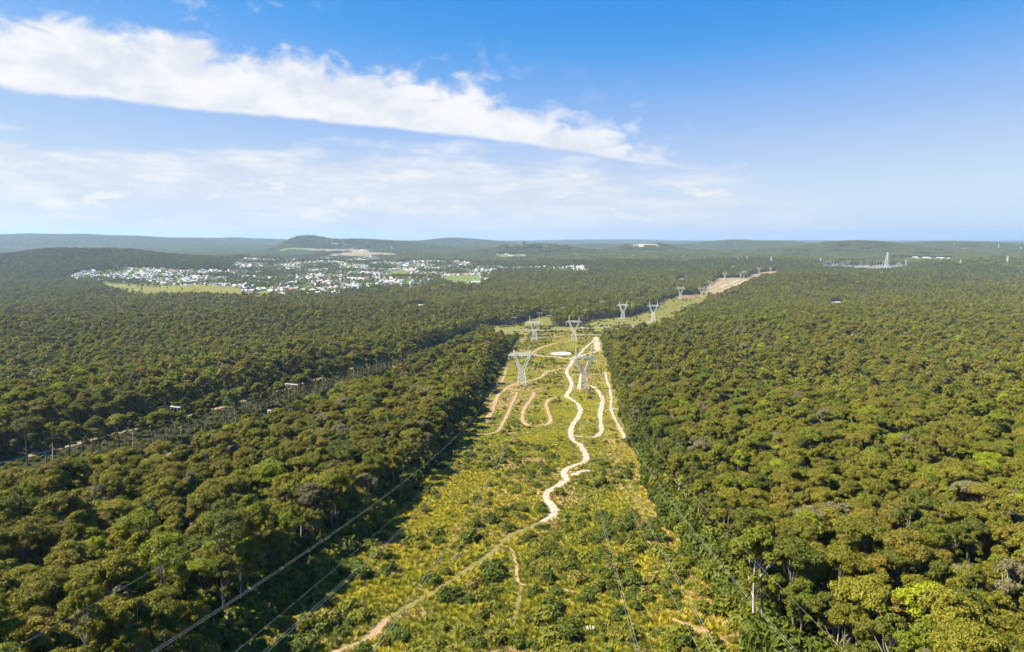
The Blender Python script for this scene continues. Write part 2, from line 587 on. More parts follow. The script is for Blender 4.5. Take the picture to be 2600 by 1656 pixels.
# ---------------------------------------------------------------- ground sheet
ys = list(np.arange(-300, 620, 6.0))
st = 6.0
while ys[-1] < 25000:
    st *= 1.04
    ys.append(ys[-1] + st)
xs = list(np.arange(0, 160, 6.0))
st = 6.0
while xs[-1] < 26000:
    st *= 1.05
    xs.append(xs[-1] + st)
xs = np.array([-v for v in xs[:0:-1]] + xs)
ys = np.array(ys)
GX, GY = np.meshgrid(xs, ys)
GZ = height(GX, GY)
nx, ny = len(xs), len(ys)
idx = np.arange(nx * ny).reshape(ny, nx)
quads = np.stack([idx[:-1, :-1], idx[:-1, 1:], idx[1:, 1:], idx[1:, :-1]], -1).reshape(-1, 4)
gr = link('ground', mesh_np('ground', np.stack([GX, GY, GZ], -1).reshape(-1, 3), [quads], [M_GROUND], smooth=True))
tag(gr, 'wooded ground falling away from the viewer and rolling to the far horizon', 'ground', kind='structure')


def ground_mesh_z(x, y):
    """height of the ground sheet's own facets (bilinear), so that sheets laid on it stay above it"""
    i = np.clip(np.searchsorted(xs, x) - 1, 0, nx - 2)
    j = np.clip(np.searchsorted(ys, y) - 1, 0, ny - 2)
    tx = (x - xs[i]) / (xs[i + 1] - xs[i])
    ty = (y - ys[j]) / (ys[j + 1] - ys[j])
    return (GZ[j, i] * (1 - tx) * (1 - ty) + GZ[j, i + 1] * tx * (1 - ty) + GZ[j + 1, i] * (1 - tx) * ty + GZ[j + 1, i + 1] * tx * ty)


def sheet(name, poly, step, lift, material, label, cat='ground', ragged=0.0, kind='structure'):
    """a patch of open ground draped on the terrain: a grid clipped to the polygon"""
    poly = np.asarray(poly)[:, :2]
    x0, y0 = poly.min(0) - step
    x1, y1 = poly.max(0) + step
    gx = np.arange(x0, x1 + step, step)
    gy = np.arange(y0, y1 + step, step)
    X, Y = np.meshgrid(gx, gy)
    cx, cy = (X[:-1, :-1] + X[1:, 1:]) / 2, (Y[:-1, :-1] + Y[1:, 1:]) / 2
    ok = inside(poly, cx.ravel(), cy.ravel()).reshape(cx.shape)
    # pull the outer corners to the outline
    XF, YF = X.ravel().copy(), Y.ravel().copy()
    ii = np.arange(X.size).reshape(X.shape)
    q = np.stack([ii[:-1, :-1], ii[:-1, 1:], ii[1:, 1:], ii[1:, :-1]], -1)[ok]
    if not len(q):
        return None
    used = np.unique(q)
    remap = np.full(X.size, -1)
    remap[used] = np.arange(len(used))
    vx, vy = XF[used], YF[used]
    cnt = np.bincount(remap[q].ravel(), minlength=len(used))
    bd = cnt < 4
    best = np.full((bd.sum(), 2), 0.0)
    bdist = np.full(bd.sum(), 1e9)
    for i in range(len(poly)):
        a, b2 = poly[i], poly[(i + 1) % len(poly)]
        ab = b2 - a
        t = np.clip(((vx[bd] - a[0]) * ab[0] + (vy[bd] - a[1]) * ab[1]) / max(ab @ ab, 1e-9), 0, 1)
        qx, qy = a[0] + t * ab[0], a[1] + t * ab[1]
        d = np.hypot(vx[bd] - qx, vy[bd] - qy)
        m = d < bdist
        best[m] = np.stack([qx, qy], 1)[m]
        bdist[m] = d[m]
    vx[bd], vy[bd] = best[:, 0], best[:, 1]
    if ragged:
        vx[bd] += RNG.normal(0, ragged, bd.sum())
        vy[bd] += RNG.normal(0, ragged, bd.sum())
    z = np.maximum(height(vx, vy), ground_mesh_z(vx, vy)) + lift
    o = link(name, mesh_np(name, np.stack([vx, vy, z], 1), [remap[q]], [material], smooth=True))
    return tag(o, label, cat, kind=kind)


# clearings: picture points of a survey view, third value = canopy height that hides the edge
T = 15.0
EASE_L = [(380, 1800), (560, 1660), (716, 1548), (900, 1390), (1010, 1275), (1130, 1135), (1182, 1080), (1218, 1010), (1238, 974), (1262, 930), (1290, 880), (1312, 858)]
EASE_R = [(2100, 1800), (1900, 1650), (1800, 1450), (1690, 1300), (1640, 1200), (1605, 1110), (1580, 1020), (1558, 950), (1540, 890), (1532, 860)]
wl, wr = gp(EASE_L), gp(EASE_R)
wl = np.vstack([[wl[0, 0] - 8, 40.0, 0], wl])
wr = np.vstack([[wr[0, 0] + 8, 40.0, 0], wr])
CL_EASE = np.concatenate([wl, gp([(1345, 846), (1380, 842), (1450, 842), (1510, 840)]), wr[::-1]])[:, :2]
CL_ROAD = gp([(1215, 848, 12), (1290, 852, 12), (1340, 850), (1510, 850), (1540, 846, T), (1620, 832, T), (1700, 815, T), (1720, 802, T), (1755, 776, T),
              (1790, 762, T), (1800, 752), (1775, 748), (1725, 750), (1694, 758), (1640, 790), (1600, 805), (1560, 806), (1500, 812), (1470, 826), (1440, 830), (1405, 828),
              (1396, 806), (1372, 803), (1330, 815), (1295, 826), (1215, 830)])[:, :2]
CL_SITE = gp([(1775, 742), (1792, 734), (1822, 707), (1905, 707), (1920, 710, 8), (1880, 722, T), (1845, 738, T), (1808, 749, T)])[:, :2]
CL_STRIP = gp([(1896, 706), (1908, 697), (1930, 692), (1972, 688), (1975, 693, 10), (1925, 701, T), (1903, 709, T)])[:, :2]
CL_S1 = gp([(1716, 716, 6), (1722, 707), (1742, 706), (1738, 718, 6)])[:, :2]
CL_S2 = gp([(1848, 682, 6), (1856, 675), (1868, 675), (1864, 684, 6)])[:, :2]
CL_S3 = gp([(1616, 756, 8), (1640, 744), (1652, 745), (1640, 756, 8)])[:, :2]
CL_S4 = gp([(1830, 692, 4), (1850, 680), (1856, 681), (1838, 694, 4)])[:, :2]
CL_S5 = gp([(1860, 696, 4), (1885, 676), (1890, 677), (1868, 697, 4)])[:, :2]
ROW1 = gp([(-150, 1225), (0, 1178), (230, 1118), (450, 1064), (600, 1024), (740, 984), (880, 940), (1044, 888), (1150, 850), (1230, 833)])
ROW2 = gp([(60, 1250), (240, 1200), (390, 1170), (518, 1124), (700, 1080), (850, 1020), (1013, 945), (1110, 897), (1200, 855)])
CL_CORR = gp([(-200, 1225), (0, 1158), (230, 1095), (430, 1048), (560, 1022), (700, 980), (850, 940), (1000, 900), (1100, 876), (1215, 834), (1225, 848, 13), (1153, 867, 13), (1086, 908, 13),
              (1048, 921, 13), (1005, 950, 13), (951, 959, 13), (870, 983, 13), (837, 1008, 13), (794, 1024, 13), (731, 1053, 13), (681, 1073, 13), (598, 1093, 13), (518, 1129, 13), (392, 1174, 13),
              (300, 1176, 13), (160, 1189, 13), (76, 1191, 13), (0, 1199, 13), (-200, 1260, 13)])[:, :2]
MIDROW = gp([(20, 1215), (210, 1168), (330, 1143), (420, 1122), (500, 1098), (590, 1068), (660, 1040), (760, 1010), (830, 985), (900, 962), (990, 935), (1060, 905)])
TOWN_PX = [(160, 716, 5), (160, 706), (215, 688), (330, 680), (470, 684), (580, 688), (600, 664), (690, 656), (820, 653), (960, 655), (1010, 668), (1110, 664), (1250, 674),
           (1480, 676), (1500, 690, 8), (1250, 694, 8), (1225, 732, 8), (1060, 730, 8), (960, 748, 8), (760, 748, 8), (700, 746), (640, 738), (270, 722)]
TOWN = gp(TOWN_PX)[:, :2]
PADD = gp([(260, 720), (450, 726), (640, 740), (720, 746), (740, 752, 10), (620, 752, 10), (520, 750, 10), (330, 742, 12), (270, 730, 12)])[:, :2]
FIELD1 = gp([(985, 700, 6), (990, 688), (1030, 686), (1045, 700, 6)])[:, :2]
FIELD2 = gp([(1120, 706, 6), (1130, 700), (1220, 700), (1222, 725, 8), (1180, 722, 8)])[:, :2]
FAR = {
    'far_field':   (gp([(700, 638, 4), (720, 634), (780, 633), (790, 638, 4)])[:, :2], M_LAWN, 'pale green field at the foot of the blue wooded mountain'),
    'far_quarry':  (gp([(690, 638, 4), (710, 635), (800, 634), (860, 634), (960, 636), (960, 639, 4), (880, 640, 4), (800, 640, 4)])[:, :2], M_SITE, 'pale graded earth below the wooded mountain'),
    'bare_field':  (gp([(820, 650, 4), (870, 642), (930, 640), (1010, 645), (1000, 652, 4), (900, 655, 4)])[:, :2], M_SITE, 'pale bare field behind the hillside houses'),
    'green_mesa':  (gp([(1290, 630, 4), (1290, 623), (1330, 621), (1420, 621), (1435, 630, 4)])[:, :2], M_LAWN, 'pale green capped tip in the distant forest'),
    'rock_cut':    (gp([(1598, 629, 4), (1606, 622), (1670, 622), (1684, 628, 4)])[:, :2], M_SAND, 'pale cream quarry face in the dark hill'),
    'far_paddock': (gp([(2436, 634, 4), (2440, 629), (2500, 629), (2506, 634, 4)])[:, :2], M_PADDOCK, 'small straw-coloured field in the far forest below the skyline'),
    'dirt_cut':    (gp([(2500, 680, 3), (2525, 675), (2540, 674), (2536, 678, 3)])[:, :2], M_SITE, 'short pale track cut beside the tall far tower'),
    'substation_yard': (gp([(2080, 681, 4), (2090, 674), (2140, 673), (2300, 674), (2310, 681, 4)])[:, :2], M_CONC, 'pale gravel yard of the substation'),
    'shed_clearing': (gp([(2106, 774, 15), (2108, 770), (2140, 769), (2140, 774, 15)])[:, :2], M_PADDOCK, 'small grassy clearing round the low pale shed'),
    'track_clearing': (gp([(1030, 788, 8), (1040, 777), (1085, 775), (1080, 786, 8)])[:, :2], M_PADDOCK, 'small grassy opening in the forest short of the town'),
    'hamlet':      (gp([(1255, 656, 4), (1260, 647), (1335, 647), (1335, 657, 4)])[:, :2], M_LAWN, 'grassy ground of the small hamlet in the forest'),
    'works_yard':  (gp([(2260, 662, 3), (2262, 656), (2420, 656), (2420, 664, 3)])[:, :2], M_LAWN, 'grassy ground round the far works buildings'),
    'estate_road': (gp([(905, 672, 3), (902, 662), (912, 660), (935, 672), (935, 682, 3), (925, 682, 3)])[:, :2], M_SITE, 'bare earth road cut at the edge of the hillside estate'),
}
CLEAR = [CL_EASE, CL_ROAD, CL_CORR, CL_SITE, CL_STRIP, CL_S1, CL_S2, CL_S3, CL_S4, CL_S5, TOWN, PADD] + [v[0] for v in FAR.values()]

sheet('grassland', CL_EASE, 3.0, 0.06, M_GRASSY, 'yellow-green heath and grass of the power line clearing')
sheet('grassland', CL_ROAD, 6.0, 0.12, M_PADDOCK, 'straw-green paddock along the road behind the second pair of pylons')
sheet('bare_ground', CL_SITE, 6.0, 0.25, M_SITE, 'bare pale earth site under the distant pylons')
sheet('bare_ground', CL_STRIP, 6.0, 0.25, M_SITE, 'bare pale strip under the farthest pylons')
for nm, cl in (('first', CL_S1), ('upper', CL_S2), ('lower', CL_S3), ('narrow', CL_S4), ('last', CL_S5)):
    sheet('bare_ground', cl, 5.0, 0.3, M_SITE, {'first': 'small pale dirt patch left of the bare earth site', 'upper': 'small pinkish dirt patch beyond the bare earth site',
          'lower': 'small orange dirt patch beside the paddock', 'narrow': 'narrow grassy cut left of the far pylons', 'last': 'narrow straw-coloured cut behind the far pylons'}[nm])
sheet('town_ground', TOWN, 15.0, 0.35, M_LAWN, 'lawns and yards between the houses of the town')
sheet('paddock', PADD, 12.0, 0.6, M_PADDOCK, 'yellow-green paddock along the near side of the town')
sheet('playing_field', FIELD1, 12.0, 0.9, M_LAWN, 'bright green oval inside the town')
sheet('playing_field', FIELD2, 12.0, 0.9, M_LAWN, 'bright green field at the right end of the town')
for k, (poly, m_, lab) in FAR.items():
    sheet(k, poly, 20.0, 1.0 if k != 'far_field' else 2.0, m_, lab)
lake = gp([(1100, 624), (1110, 618), (1180, 618), (1170, 624)])[:, :2]
sheet('lake', lake, 40.0, 2.0, M_WATER, 'thin sliver of pale blue lake water below the far ridge', 'lake')

# ---------------------------------------------------------------- tracks
Z5 = lambda pts: [(1150 + x / 4.382, 780 + y / 4.382) for x, y in pts]
Z7 = lambda pts: [(800 + x / 2.6756, 1100 + y / 2.6756) for x, y in pts]
TRACKS = [  # points, width m, soil, label
    (Z5([(1585, 335), (1562, 380), (1500, 430), (1440, 490), (1395, 540), (1340, 590), (1310, 640), (1275, 690), (1268, 740), (1300, 800), (1322, 860), (1302, 920),
         (1262, 990), (1320, 1030), (1390, 1080), (1418, 1150), (1395, 1220), (1340, 1300), (1310, 1370), (1312, 1430), (1350, 1500)]) +
     Z7([(1800, 80), (1838, 150), (1830, 195), (1770, 220), (1700, 250), (1692, 290), (1708, 320), (1640, 365), (1580, 400), (1568, 440), (1600, 490), (1625, 530), (1600, 575), (1530, 607)]),
     3.4, M_SAND, 'main pale winding dirt track down the middle of the clearing'),
    (Z7([(1530, 607), (1460, 640), (1400, 665), (1330, 697), (1262, 752)]), 2.2, M_GTRACK, 'short straw-coloured grassy stretch joining the pale winding track'),
    (Z7([(1262, 752), (1190, 830), (1100, 890), (1000, 960), (900, 1025), (800, 1090), (700, 1142), (600, 1200), (520, 1250)]), 1.9, M_GTRACK,
     'grassy wheel track curving down to the shaded left forest edge'),
    (Z7([(520, 1250), (450, 1300), (400, 1370), (330, 1420), (230, 1460), (150, 1490), (60, 1540)]), 2.4, M_CLAY, 'eroded pinkish track end in shade at the bottom left of the clearing'),
    (Z7([(1290, 770), (1335, 800), (1355, 850), (1370, 920), (1365, 980), (1390, 1030)]), 1.0, M_CLAY, 'short orange footpath branching off the grassy fork'),
    (Z7([(1390, 1030), (1450, 1040), (1550, 1055), (1650, 1062), (1750, 1080), (1850, 1100), (1920, 1130)]), 1.0, M_CLAY, 'faint thin footpath running right through the shrubs'),
    (Z7([(1390, 1050), (1380, 1150), (1370, 1230), (1345, 1300)]), 1.2, M_GTRACK, 'faint broken footpath down through the near shrubs'),
    (Z7([(1740, 290), (1790, 270), (1840, 255), (1868, 265)]), 3.2, M_SAND, 'pale rocky spur beside the bend of the winding track'),
    ([(1705, 1573), (1745, 1590), (1790, 1605), (1830, 1618)], 1.6, M_CLAY, 'short orange path near the right forest edge in the foreground'),
    (Z5([(870, 520), (1000, 545), (1150, 555), (1300, 580), (1360, 572)]), 3.6, M_SAND, 'pale cross track between the two near pylons'),
    (Z5([(870, 522), (930, 480), (1050, 430), (1150, 402), (1230, 396), (1310, 400)]), 3.4, M_CLAY, 'upper left loop track behind the near left pylon'),
    (Z5([(1180, 400), (1300, 385), (1420, 380), (1530, 376)]), 3.2, M_CLAY, 'straight track below the second pair of pylons'),
    (Z5([(1590, 335), (1602, 400), (1603, 450), (1618, 490)]), 8.0, M_SAND, 'wide pale track along the upper right forest edge'),
    (Z5([(1612, 490), (1500, 522), (1420, 548)]), 2.6, M_SAND, 'short link track behind the near right pylon'),
    (Z5([(1272, 682), (1170, 692), (1060, 716), (1010, 752), (980, 780), (880, 815), (780, 840), (680, 862), (600, 902), (520, 962), (480, 1030), (455, 1100), (440, 1150), (400, 1210), (355, 1290)]),
     2.8, M_CLAY, 'orange track sweeping left past the near left pylon'),
    (Z5([(600, 902), (640, 915), (720, 932), (820, 936), (893, 946), (890, 992), (850, 1052), (800, 1120), (776, 1200), (776, 1262), (820, 1310), (900, 1330), (990, 1326), (1060, 1300),
         (1086, 1258), (1070, 1200), (1046, 1130), (1040, 1070), (1080, 1026), (1150, 1010), (1250, 1000)]), 2.3, M_CLAY, 'U-shaped looping dirt track in the middle of the clearing'),
    (Z5([(715, 945), (690, 1010), (650, 1090), (610, 1190), (560, 1280), (525, 1350), (480, 1390), (380, 1415), (270, 1416)]), 2.1, M_CLAY, 'orange curved track nearest the left forest edge'),
    (Z5([(1520, 872), (1580, 900), (1630, 960), (1665, 1030), (1652, 1110), (1637, 1200), (1645, 1300), (1650, 1390), (1600, 1437), (1540, 1452), (1440, 1446), (1355, 1432)]), 3.0, M_SAND,
     'right-hand loop track from the near right pylon back to the main track'),
    (Z5([(1690, 720), (1722, 850), (1750, 930), (1762, 1030), (1755, 1120), (1790, 1220), (1850, 1340), (1900, 1432), (1890, 1490)]), 2.0, M_SAND, 'thin pale track along the right forest edge'),
    (Z5([(1755, 1122), (1800, 1130), (1845, 1142)]), 1.8, M_SAND, 'tiny stub of track running into the right forest'),
    (Z5([(605, 645), (590, 690), (580, 740), (545, 830)]), 1.8, M_CLAY, 'broken pale track along the upper left forest edge'),
    (Z5([(1275, 682), (1340, 670), (1420, 660)]), 1.5, M_CLAY, 'short spur from the fork towards the near right pylon'),
]
Z3 = lambda pts: [(1500 + x / 4.013, 580 + y / 4.013) for x, y in pts]
TRACKS += [
    (Z3([(1170, 605), (1240, 560), (1300, 518), (1470, 516), (1590, 516)]), 7.0, M_SAND, 'pale track round the far left side of the bare earth site'),
    (Z3([(1320, 606), (1420, 566), (1500, 528)]), 8.0, M_SAND, 'inner pale track across the bare earth site'),
    (Z3([(1390, 606), (1480, 572), (1580, 524)]), 6.0, M_SAND, 'outer pale track along the right side of the bare earth site'),
    (Z3([(1085, 632), (1180, 634), (1290, 645), (1380, 615)]), 8.0, M_SAND, 'pale track along the near end of the bare earth site'),
    (Z3([(690, 748), (760, 745)]), 6.0, M_SAND, 'small pale scrape in the paddock beside the third pylons'),
]
ROADS = [
    (Z5([(690, 376), (900, 352), (1200, 322), (1420, 312), (1620, 305)]), 5.0, M_ROAD, 'thin grey access road crossing the clearing behind the second pylons'),
    (Z5([(250, 272), (420, 266), (700, 262), (1000, 262), (1200, 246), (1450, 236), (1700, 226), (1950, 215)]) + [(1610, 828), (1660, 815)], 9.0, M_ROAD, 'pale sealed road with the white car crossing behind the clearing'),
]
TRACK_LINES = []


def smooth_line(P, step):
    """Catmull-Rom through the points, resampled"""
    P = np.asarray(P, float)
    Q = np.vstack([2 * P[0] - P[1], P, 2 * P[-1] - P[-2]])
    out = []
    for i in range(1, len(Q) - 2):
        n = max(2, int(np.linalg.norm(Q[i + 1] - Q[i]) / step))
        t = np.arange(n)[:, None] / n
        out.append(0.5 * (2 * Q[i] + (Q[i + 1] - Q[i - 1]) * t + (2 * Q[i - 1] - 5 * Q[i] + 4 * Q[i + 1] - Q[i + 2]) * t**2 + (-Q[i - 1] + 3 * Q[i] - 3 * Q[i + 1] + Q[i + 2]) * t**3))
    return np.vstack(out + [P[-1:]])


def ribbon(name, pts, width, material, label, lift=0.14, step=1.2, rut=0.12, ragged=0.28, cat='track'):
    L = smooth_line(gp(pts)[:, :2], step)
    d = np.gradient(L, axis=0)
    d /= np.linalg.norm(d, axis=1)[:, None] + 1e-9
    nrm = np.stack([-d[:, 1], d[:, 0]], 1)
    k = len(L)
    # width wanders along the track
    wn = np.interp(np.arange(k), np.arange(0, k + 12, 4), RNG.normal(0, 1, len(np.arange(0, k + 12, 4))))
    wn2 = RNG.normal(0, 1, k)
    wn3 = RNG.normal(0, 1, k)
    half = width / 2 * np.clip(1 + 0.26 * wn, 0.5, 1.8)
    end = np.minimum(np.arange(k), np.arange(k)[::-1])
    half = half * np.clip(0.45 + end / 4, 0, 1)
    s = np.array([-1.0, -0.72, -0.42, -0.15, 0.15, 0.42, 0.72, 1.0])
    prof = np.array([0.0, 0.03, -rut * 0.7, 0.05, 0.05, -rut * 0.7, 0.03, 0.0]) * 0.5
    off = s[None, :] * half[:, None]
    off[:, 0] -= np.abs(wn2) * ragged
    off[:, -1] += np.abs(wn3) * ragged
    X = L[:, None, 0] + nrm[:, None, 0] * off
    Y = L[:, None, 1] + nrm[:, None, 1] * off
    Zg = np.maximum(height(X, Y), ground_mesh_z(X, Y)) + lift + prof[None] + RNG.normal(0, 0.015, X.shape)
    ii = np.arange(X.size).reshape(X.shape)
    q = np.stack([ii[:-1, :-1], ii[1:, :-1], ii[1:, 1:], ii[:-1, 1:]], -1).reshape(-1, 4)
    o = link(name, mesh_np(name, np.stack([X, Y, Zg], -1).reshape(-1, 3), [q], [material], smooth=True))
    at = o.data.attributes.new('across', 'FLOAT', 'POINT')
    at.data.foreach_set('value', np.tile(np.abs(s), k).astype(np.float32))
    TRACK_LINES.append((L, width / 2))
    return tag(o, label, cat, kind='structure')


for i, (p, wd, m_, lab) in enumerate(TRACKS):
    ribbon('dirt_track', p, wd, m_, lab, lift=(0.15 if i < 22 else 0.45) + 0.008 * (i % 6), step=1.2 if i < 22 else 4.0)
for i, (p, wd, m_, lab) in enumerate(ROADS):
    ribbon('road', p, wd, m_, lab, lift=0.30 + 0.05 * i, step=6.0, rut=0, ragged=0.1, cat='road')
c0 = gp([(1424, 898)])[0]
th = np.linspace(0, 2 * np.pi, 40, endpoint=False)
e1 = gp([(1397, 898), (1452, 898), (1424, 893.6), (1424, 902)])
rx, ry = (e1[1, 0] - e1[0, 0]) / 2, (e1[2, 1] - e1[3, 1]) / 2
PAN = np.stack([c0[0] + rx * np.cos(th) * (1 + 0.05 * np.sin(3 * th)), c0[1] + ry * np.sin(th) * (1 + 0.06 * np.cos(2 * th))], 1)
sheet('bare_ground', gp(Z5([(1285, 578), (1345, 548), (1400, 535), (1470, 548), (1530, 575), (1440, 598), (1350, 602)]))[:, :2], 1.5, 0.21, M_SAND, 'wide sandy junction behind the near right pylon', ragged=0.5)
sheet('sand_pan', PAN, 1.5, 0.22, plain('white_sand', (0.45, 0.39, 0.32), 0.9), 'oval white sand patch between the upper tracks')
pts = [gp([(1480, 985)])[0], gp([(1325, 976)])[0]]
sheet('bare_ground', np.stack([pts[0][0] + 8 * np.cos(th), pts[0][1] + 9 * np.sin(th)], 1), 1.5, 0.10, M_REDSOIL, 'reddish bare soil under the near right pylon', ragged=0.4)
red = gp([(1728, 758), (1734, 751), (1772, 751), (1775, 757)])[:, :2]
sheet('ploughed_ground', red, 6.0, 0.5, M_REDSOIL, 'red-brown bare strip between the two pylons beyond the paddock')

# pylons: base x, base y, top y of the survey view, yaw (deg), steel, peak height, label
PYLONS = [
    (1325, 978, None, -3, 0, 3.2, 'near left lattice pylon with short peaks standing among the looping tracks'),
    (1481, 990, None, 12, 1, 9.0, 'near right lattice pylon with tall peaks on reddish bare soil'),
    (1357, 866, 801, -6, 0, 8.0, 'left pylon of the second pair by the grey access road'),
    (1457, 866, 799, -10, 1, 8.0, 'right pylon of the second pair below the sealed road'),
    (1581, 810, 763, -14, 0, 7.0, 'left pylon of the third pair beside the dark trees'),
    (1658, 815, 764, -14, 0, 7.0, 'right pylon of the third pair on the straw-green paddock'),
    (1727, 759, 726, -16, 0, 4.0, 'left pylon of the fourth pair above the red-brown strip'),
    (1781, 755, 724, -16, 1, 8.0, 'right pylon of the fourth pair at the canopy edge'),
    (1802, 732, 711, -16, 0, 7.0, 'pylon at the left side of the bare earth site'),
    (1840, 709, 690, -16, 0, 7.0, 'pylon at the far end of the bare earth site'),
    (1880, 706, 691, -16, 0, 5.0, 'left of two overlapping distant pylons behind the bare earth site'),
    (1889, 705, 685, -16, 0, 7.0, 'right of two overlapping distant pylons behind the bare earth site'),
    (1926, 694, 676, -16, 0, 8.0, 'pylon on the left of the farthest bare strip'),
    (1956, 691, 679, -16, 0, 7.0, 'small pylon on the right of the farthest bare strip'),
    (2092, 680, 663, 10, 0, 5.0, 'distant pylon at the left end of the substation'),
    (2113, 680, 662, 10, 0, 5.0, 'second distant pylon near the left end of the substation'),
    (2586, 670, 659, 10, 0, 5.0, 'tiny V-shaped pylon at the right margin of the picture'),
]
PYL_XY = gp([(p[0], p[1]) for p in PYLONS])
for i_, p_ in enumerate(PYL_XY):
    r_ = 8 if i_ < 8 else 16
    CLEAR.append(np.array([[p_[0] + r_ * math.cos(a), p_[1] - r_ * 0.6 + r_ * 1.3 * math.sin(a)] for a in np.linspace(0, 6.28, 9)[:-1]]))

# ---------------------------------------------------------------- vegetation prototypes
def unit(v):
    return v / (np.linalg.norm(v, axis=-1, keepdims=True) + 1e-9)


_t = (1 + 5 ** 0.5) / 2
ICO_V = unit(np.array([[-1, _t, 0], [1, _t, 0], [-1, -_t, 0], [1, -_t, 0], [0, -1, _t], [0, 1, _t], [0, -1, -_t], [0, 1, -_t], [_t, 0, -1], [_t, 0, 1], [-_t, 0, -1], [-_t, 0, 1]], float))
ICO_F = np.array([[0, 11, 5], [0, 5, 1], [0, 1, 7], [0, 7, 10], [0, 10, 11], [1, 5, 9], [5, 11, 4], [11, 10, 2], [10, 7, 6], [7, 1, 8], [3, 9, 4], [3, 4, 2], [3, 2, 6], [3, 6, 8], [3, 8, 9], [4, 9, 5], [2, 4, 11], [6, 2, 10], [8, 6, 7], [9, 8, 1]])


def leaf_quads(P, Nn, size, rng, jitter=0.75, aspect=1.5):
    """one small leaf spray (a kite) at each point, roughly facing along Nn"""
    n = len(P)
    nn = unit(Nn + rng.normal(0, jitter * 0.6, (n, 3)))
    a = unit(np.cross(nn, rng.normal(0, 1, (n, 3))))
    b = np.cross(nn, a)
    s = size * rng.uniform(0.6, 1.3, (n, 1))
    V = np.stack([P - a * s * 0.5 * aspect, P - b * s * 0.42 + a * s * 0.1, P + a * s * 0.5 * aspect, P + b * s * 0.42 + a * s * 0.1], 1)
    V += nn[:, None, :] * (np.array([-0.10, 0.06, -0.10, 0.06])[None, :, None] * s[:, None])
    return V.reshape(-1, 3), np.arange(4 * n).reshape(n, 4)


def lobes_for(rng, H, Rc, n, base=0.45, flat=0.7):
    """positions and radii of foliage clumps: a few limbs, each carrying its own uneven dome of clumps"""
    zb = H * base
    out = []
    m = int(rng.integers(3, 6))
    a0 = rng.uniform(0, 6.28)
    for j in range(m):
        a = a0 + j * 6.283 / m + rng.uniform(-0.45, 0.45)
        r = Rc * rng.uniform(0.34, 0.60) * (j > 0)
        top = H * (rng.uniform(0.80, 0.97) if j else rng.uniform(0.94, 1.0))
        sr = Rc * rng.uniform(0.42, 0.62)
        sx, sy = rng.uniform(0.8, 1.2, 2)
        cx, cy = r * math.cos(a), r * math.sin(a)
        k_n = max(3, int(n / m))
        for k in range(k_n):
            q = sr * math.sqrt((k + 0.3) / k_n) * rng.uniform(0.75, 1.08)
            b = k * 2.399 + rng.uniform(-0.6, 0.6)
            dome = math.sqrt(max(0.0, 1 - min(1.0, q / sr) ** 2 * 0.9))
            lr = Rc * (rng.uniform(0.23, 0.36) if n < 16 else rng.uniform(0.14, 0.27))
            z = top - sr * 1.05 * (1 - dome) * rng.uniform(0.8, 1.3) - lr * flat - rng.uniform(0, 0.8)
            out.append((cx + q * sx * math.cos(b), cy + q * sy * math.sin(b), max(z, zb), lr))
    for k in range(max(2, n // 6)):          # straggling lower clumps
        a = rng.uniform(0, 6.28)
        r = Rc * rng.uniform(0.3, 0.85)
        out.append((r * math.cos(a), r * math.sin(a), zb + (H - zb) * rng.uniform(0.0, 0.35), Rc * rng.uniform(0.13, 0.24)))
    return np.array(out)


def crown_mesh(name, rng, H, Rc, nl, per, leaf, base=0.45, flat=0.7, core=True, down=-0.35):
    L = lobes_for(rng, H, Rc, nl, base, flat)
    VV, QQ, TT, nv = [], [], [], 0
    for x, y, z, r in L:
        c = np.array([x, y, z])
        m = max(6, int(per * (r / (Rc * 0.3)) ** 2))
        d = unit(rng.normal(0, 1, (m * 2, 3)))
        d = d[d[:, 2] > down + rng.uniform(-0.25, 0.25, len(d))][:m]
        sub = unit(rng.normal(0, 1, (9, 3)) + np.array([0, 0, 0.5]))
        bump = np.max(np.exp(-(1 - d @ sub.T) / 0.10), 1)
        rad = r * (0.80 + 0.26 * bump + rng.normal(0, 0.11, len(d)))
        P = c + d * rad[:, None] * np.array([1, 1, flat])
        v, q = leaf_quads(P, unit(d * np.array([1, 1, 1 / flat])), leaf, rng)
        VV.append(v)
        QQ.append(q + nv)
        nv += len(v)
        if core:
            iv = ICO_V * r * 0.70 * rng.uniform(0.85, 1.15, (12, 1)) * np.array([1, 1, flat]) + c
            VV.append(iv)
            TT.append(ICO_F + nv)
            nv += 12
    return mesh_np(name, np.concatenate(VV), [np.concatenate(QQ)] + ([np.concatenate(TT)] if TT else []), [TONES['olive']]), L


def trunk_mesh(name, rng, H, Rc, L, material, r0=0.32, fork=0.42, k=6):
    mb = MB()
    lean = rng.normal(0, 0.03, 2) * H
    top = np.array([lean[0], lean[1], H * fork])
    spine = np.array([(0, 0, -1.0), (lean[0] * 0.2, lean[1] * 0.2, H * 0.15), (lean[0] * 0.6, lean[1] * 0.6, H * 0.3), tuple(top), (lean[0] * 1.3, lean[1] * 1.3, H * 0.62), (lean[0] * 0.9, lean[1] * 1.5, H * 0.8)])
    mb.tube(spine, np.array([1.35, 1.0, 0.85, 0.7, 0.45, 0.15]) * r0, k)
    for x, y, z, r in L[rng.permutation(len(L))[:min(9, len(L))]]:
        e = np.array([x, y, z - r * 0.1])
        hs_t = np.clip(z * rng.uniform(0.55, 0.75), H * 0.28, H * 0.7)
        st_ = np.array([np.interp(hs_t, spine[:, 2], spine[:, 0]), np.interp(hs_t, spine[:, 2], spine[:, 1]), hs_t])
        mid = st_ * 0.45 + e * 0.55 + np.array([0, 0, -0.04 * H * rng.uniform(0, 1)]) + rng.normal(0, 0.3, 3)
        mb.tube([st_, mid, e], [r0 * 0.36, r0 * 0.24, r0 * 0.08], 4)
    return mb.mesh(name, material, True)


